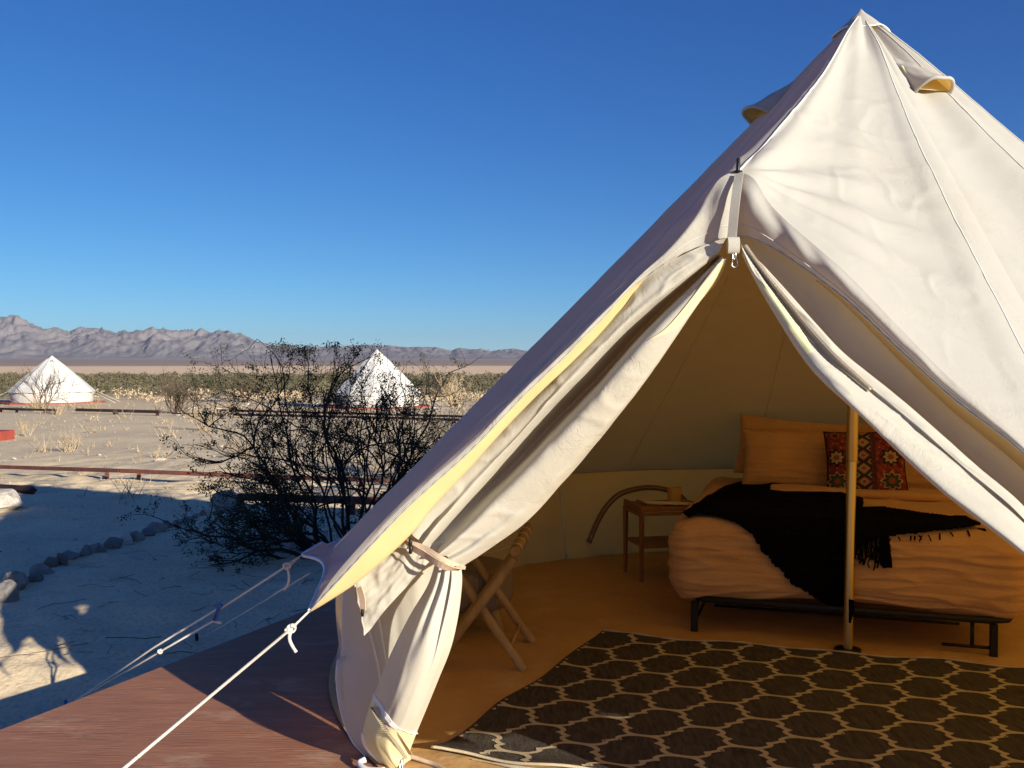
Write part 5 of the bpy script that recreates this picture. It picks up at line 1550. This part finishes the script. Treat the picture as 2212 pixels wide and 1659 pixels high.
for (i, j), k in idx.items():
    q = [(i, j), (i + 1, j), (i + 1, j + 1), (i, j + 1)]
    if all(p in idx for p in q):
        ids = [idx[p] for p in q]
        if max((Vt[a] - Vt[b]).length for a in ids for b in ids) < .45: Ft.append(tuple(ids))
thr = obj('throw_blanket', *sub(Vt, Ft), M['throw'])
tag(thr, 'black knitted throw with fringe draped across the bed', 'blanket')
md = thr.modifiers.new('thick', 'SOLIDIFY'); md.thickness = .010; md.offset = -1
# left end of the throw hanging off the bed side towards the bedside table
def fr_pt(u, v):
    d = (W(u, v, 1) - EYE).normalized(); h = dbvh.ray_cast(EYE, d)
    return (h[0] - d * .02) if h[0] else None
rn = random.Random(3)
mb = MB()
for u, v0, L in [(1852 + i * 3.4, 1166, rn.uniform(36, 66)) for i in range(22)]:
    p = fr_pt(u, v0 - 2)
    if not p: continue
    pts = [p]
    for k in range(1, 7):
        q = fr_pt(u + rn.uniform(-3.0, 3.0) - (3 if u > 1900 else 0) + k * .3, v0 + L * k / 6)
        if q: pts.append(q)
    if len(pts) > 3: mb.tube(cat(pts, 14), rn.uniform(.0030, .0048), 5)
for u, v0 in [(1940, 1160), (1968, 1158), (1976, 1158), (1984, 1157), (1992, 1157), (2005, 1156), (2030, 1153), (2052, 1150), (2090, 1146)]:
    p = fr_pt(u, v0); q = fr_pt(u + rn.uniform(-6, 8), v0 + rn.uniform(7, 13))
    if p and q: mb.tube([p, p.lerp(q, .5) + ZU * .004, q], .004, 4)
for u, v0, du, dvv in [(2112, 1142, 16, 1), (2118, 1143, 12, 3), (2070, 1124, 8, -5), (2080, 1124, 7, -6), (2092, 1128, 9, -3), (1560, 1062, -12, 4)]:
    p = fr_pt(u, v0); q = fr_pt(u + du, v0 + dvv)
    if p and q: mb.tube([p, q], .004, 4)
# block of thick tassels at the right of the fringe
for u in (1902, 1907, 1912, 1917):
    pts = [fr_pt(u, 1158), fr_pt(u + 2, 1185), fr_pt(u + 5, 1205), fr_pt(u + 7, 1226)]
    if all(pts): mb.tube(pts, .008, 6)
mb.build('fringe', M['throw'], thr, kind='stuff')
mb = MB()
for k in range(4):
    pts = [W(1836 + k * 2, 1296, 4.40), W(1837 + k * 2, 1320, 4.36 + k * .01), W(1836 + k * 2, 1345 - k * 6, 4.37)]
    mb.tube(pts, .006, 5)
mb.build('tassel', M['throw'], thr)

# ================================================================== BEDSIDE TABLE
tFL = onz(1383, 1262); tz = .455
tdir = Vector((.955, .20, 0)).normalized(); tb = Vector((-.03, 1, 0)).normalized()
tb = (tb - tdir * tb.dot(tdir)).normalized()
table = empty('bedside_table', tFL + tdir * .2 + tb * .16, 'small two-tier teak side table left of the bed', 'table')
TWd, TDp = .44, .33
trz = math.atan2(tdir.y, tdir.x)
def TPp(a, b, z): return tFL + tdir * a + tb * b + ZU * (z - tFL.z)
def tbx(name, a, b, z, sa, sb, sz, bev=.003, m_=None):
    mb = MB(); mb.box(TPp(a, b, z), (sa, sb, sz), trz, bev); return flat_angle(mb.build(name, m_ or M['wood'], table, smooth=False))
tbx('table_top', TWd / 2, TDp / 2, tz, TWd, TDp, .022)
for a in (0.012, TWd - .012):
    for b in (0.012, TDp - .012):
        mb = MB(); mb.tube([TPp(a + (.0 if a < .1 else 0), b, .008), TPp(a, b, tz - .011)], [.012, .018], 4); mb.build('leg', M['wood'], table, smooth=False)
tbx('side_rail', .012, TDp / 2, tz - .028, .018, TDp, .03); tbx('side_rail', TWd - .012, TDp / 2, tz - .028, .018, TDp, .03)
tbx('side_rail', TWd / 2, .008, tz - .026, TWd - .04, .014, .02)
tbx('shelf', TWd / 2, TDp / 2, .225, TWd - .03, TDp - .02, .016)
# raised gallery at the left side
tbx('top_rim', .006, TDp / 2, tz + .020, .012, TDp, .018)
# amber candle jar
cb = TPp(.30, .20, tz + .012)
mb = MB(); NC = 40
prof_ = [(.0, 0), (.040, 0), (.043, .004), (.0435, .05), (.0435, .098), (.0415, .098), (.041, .080), (.0, .080)]
vs = []; fs = []
for r_, z in prof_:
    for i in range(NC):
        a = 2 * math.pi * i / NC; vs.append(cb + Vector((math.cos(a) * max(r_, .0004), math.sin(a) * max(r_, .0004), z)))
for j in range(len(prof_) - 1):
    for i in range(NC): fs.append((j * NC + i, j * NC + (i + 1) % NC, (j + 1) * NC + (i + 1) % NC, (j + 1) * NC + i))
cd = obj('candle', vs, fs, M['candle']); tag(cd, 'yellow amber candle jar on the bedside table', 'candle'); flat_angle(cd)
mb = MB(); mb.tube([cb + Vector((0, 0, .08)), cb + Vector((.001, 0, .092))], .0012, 5); mb.build('wick', M['black'], cd)
# macrame piece lying on the table
mb = MB(); rn = random.Random(9)
m0 = TPp(.07, .14, tz + .014)
for k in range(30):
    t = k / 29
    a = m0 + tdir * (.0 + .02 * t) + tb * (.09 * (t - .5) + .03)
    L = .24 + .05 * math.sin(t * math.pi)
    pts = [a + tdir * (L * s) + tb * (-.10 * s * (1 if True else 0) + .008 * math.sin(s * 9 + k)) + ZU * (.006 + .006 * math.sin(s * 14 + k * 2) * (1 - s) + .003) for s in [i / 8 for i in range(9)]]
    pts = [p + tb * (.0) for p in pts]
    mb.tube(pts, .0032, 5)
mc = mb.build('macrame', M['macrame']); tag(mc, 'cream cotton macrame hanging lying flat on the bedside table', 'macrame')
mb = MB(); mb.tube([m0 + tb * -.05 + ZU * .01, m0 + tb * .12 + ZU * .012], .006, 8); mb.build('dowel', M['wood'], mc)

# ================================================================== LUGGAGE RACK
f1 = onz(1131, 1452); f2 = onz(1150, 1391)
back = (f2 - f1); back.z = 0
rackX = Vector((1, .0, 0)); rackX = (rackX - back.normalized() * rackX.dot(back.normalized())).normalized()
wsp = .405
rack = empty('luggage_rack', f1 - rackX * wsp * .5 + back * .5, 'folding luggage rack of crossed peeled-wood poles behind the left door flap', 'rack')
topz = .545
def branch(name, a, b, r0, r1, seed, parent, n=14):
    pts = [a.lerp(b, i / 13) + Vector((nz((i * .35, seed, 0), 1, seed), nz((i * .35, seed, 5), 1, seed), 0)) * .004 for i in range(14)]
    rr = [(r0 + (r1 - r0) * i / 13) * (1 + .05 * nz((i * .7, seed, 9), 1, seed)) for i in range(14)]
    rr[0] *= .86; pts[0] = a.lerp(b, -.006); rr.insert(1, rr[1]); pts.insert(1, a.lerp(b, .006))
    mb = MB(); mb.tube(pts, rr, n); return flat_angle(mb.build(name, M['pole_wood'], parent), 50)
t1 = W(1112, 1192, 4.12); t2 = t1 + back * 1.45; t2.z = t1.z
spanx = wsp
for off, y_ in ((Vector((0, 0, 0)), 0), (back, 1)):
    fr1 = f1 + off + ZU * .012
    fl1 = f1 - rackX * wsp + off + ZU * .012 - back.normalized() * .035 * (1)
    tr1 = Vector((t1.x, t1.y, t1.z - .03)) + off + back * (.05 if y_ == 0 else .10)
    tl1 = fr1 - rackX * (wsp * .97); tl1.z = t1.z
    branch('leg', fl1, tr1, .023, .020, 3 + y_, rack)
    branch('leg', fr1 + back.normalized() * .0, tl1 + back.normalized() * .045, .022, .019, 5 + y_, rack)
branch('top_bar', t1, t2, .024, .024, 9, rack, 18)
tlb = f1 - rackX * (wsp * .97) + back.normalized() * .0; tlb.z = t1.z
branch('top_bar', tlb - back * .12, tlb + back * 1.2, .024, .024, 10, rack)
branch('stretcher', f1.lerp(f1 + back, .02) + Vector((-.062, 0, .098)), f1 + back * .98 + Vector((-.062, 0, .098)), .008, .008, 12, rack)
branch('stretcher', f1 - rackX * wsp * .82 + ZU * .10, f1 - rackX * wsp * .82 + back + ZU * .10, .008, .008, 13, rack)
for k in range(4):
    s = .10 + .22 * k
    c = t1.lerp(t2, s); c2 = tlb.lerp(tlb + back * 1.2, s)
    dr = (t2 - t1).normalized()
    Vv = []
    path = []
    for i in range(25):
        a = -math.pi * .9 + 2 * math.pi * i / 24 * .92
        path.append(c + Vector((math.cos(a), 0, math.sin(a))) * .0265)
    path = path + [c + (c2 - c) * t + ZU * (.024 - .05 * math.sin(math.pi * t)) for t in [i / 10 for i in range(1, 11)]]
    for p in path: Vv += [p - dr * .012, p + dr * .012]
    obj('strap', Vv, [(2 * i, 2 * i + 1, 2 * i + 3, 2 * i + 2) for i in range(len(path) - 1)], M['macrame'], rack)

# ================================================================== RIBBED STOOL
leg = onz(1084, 1371)
sc0 = Vector((leg.x - .19, leg.y + .13, 0))
stool = empty('footstool', sc0, 'round grey ribbed footstool with wooden legs behind the luggage rack', 'stool')
NP = 240; prof_ = [(.02, .335), (.14, .338), (.205, .332), (.232, .315), (.243, .285), (.244, .22), (.243, .175), (.232, .142), (.20, .128), (.02, .127)]
pc = cat([Vector((r_, 0, z)) for r_, z in prof_], 40)
vs = []
for q in pc:
    for i in range(NP):
        a = 2 * math.pi * i / NP; rr = q.x + .0022 * math.cos(a * 60) * smooth(.1, .22, q.x)
        vs.append(sc0 + Vector((math.cos(a) * rr, math.sin(a) * rr, q.z)))
fs = [(j * NP + i, (j + 1) * NP + i, (j + 1) * NP + (i + 1) % NP, j * NP + (i + 1) % NP) for j in range(39) for i in range(NP)] + [tuple(range(NP))[::-1]]
obj('seat', vs, fs, M['pouf'], stool)
for dx, dy in ((.175, -.12), (-.15, -.14), (.14, .16), (-.14, .15)):
    mb = MB(); mb.tube([sc0 + Vector((dx * .80, dy * .8, .135)), sc0 + Vector((dx * 1.08, dy * 1.08, .012))], [.030, .015], 4 * 4); flat_angle(mb.build('leg', M['pole_wood'], stool))
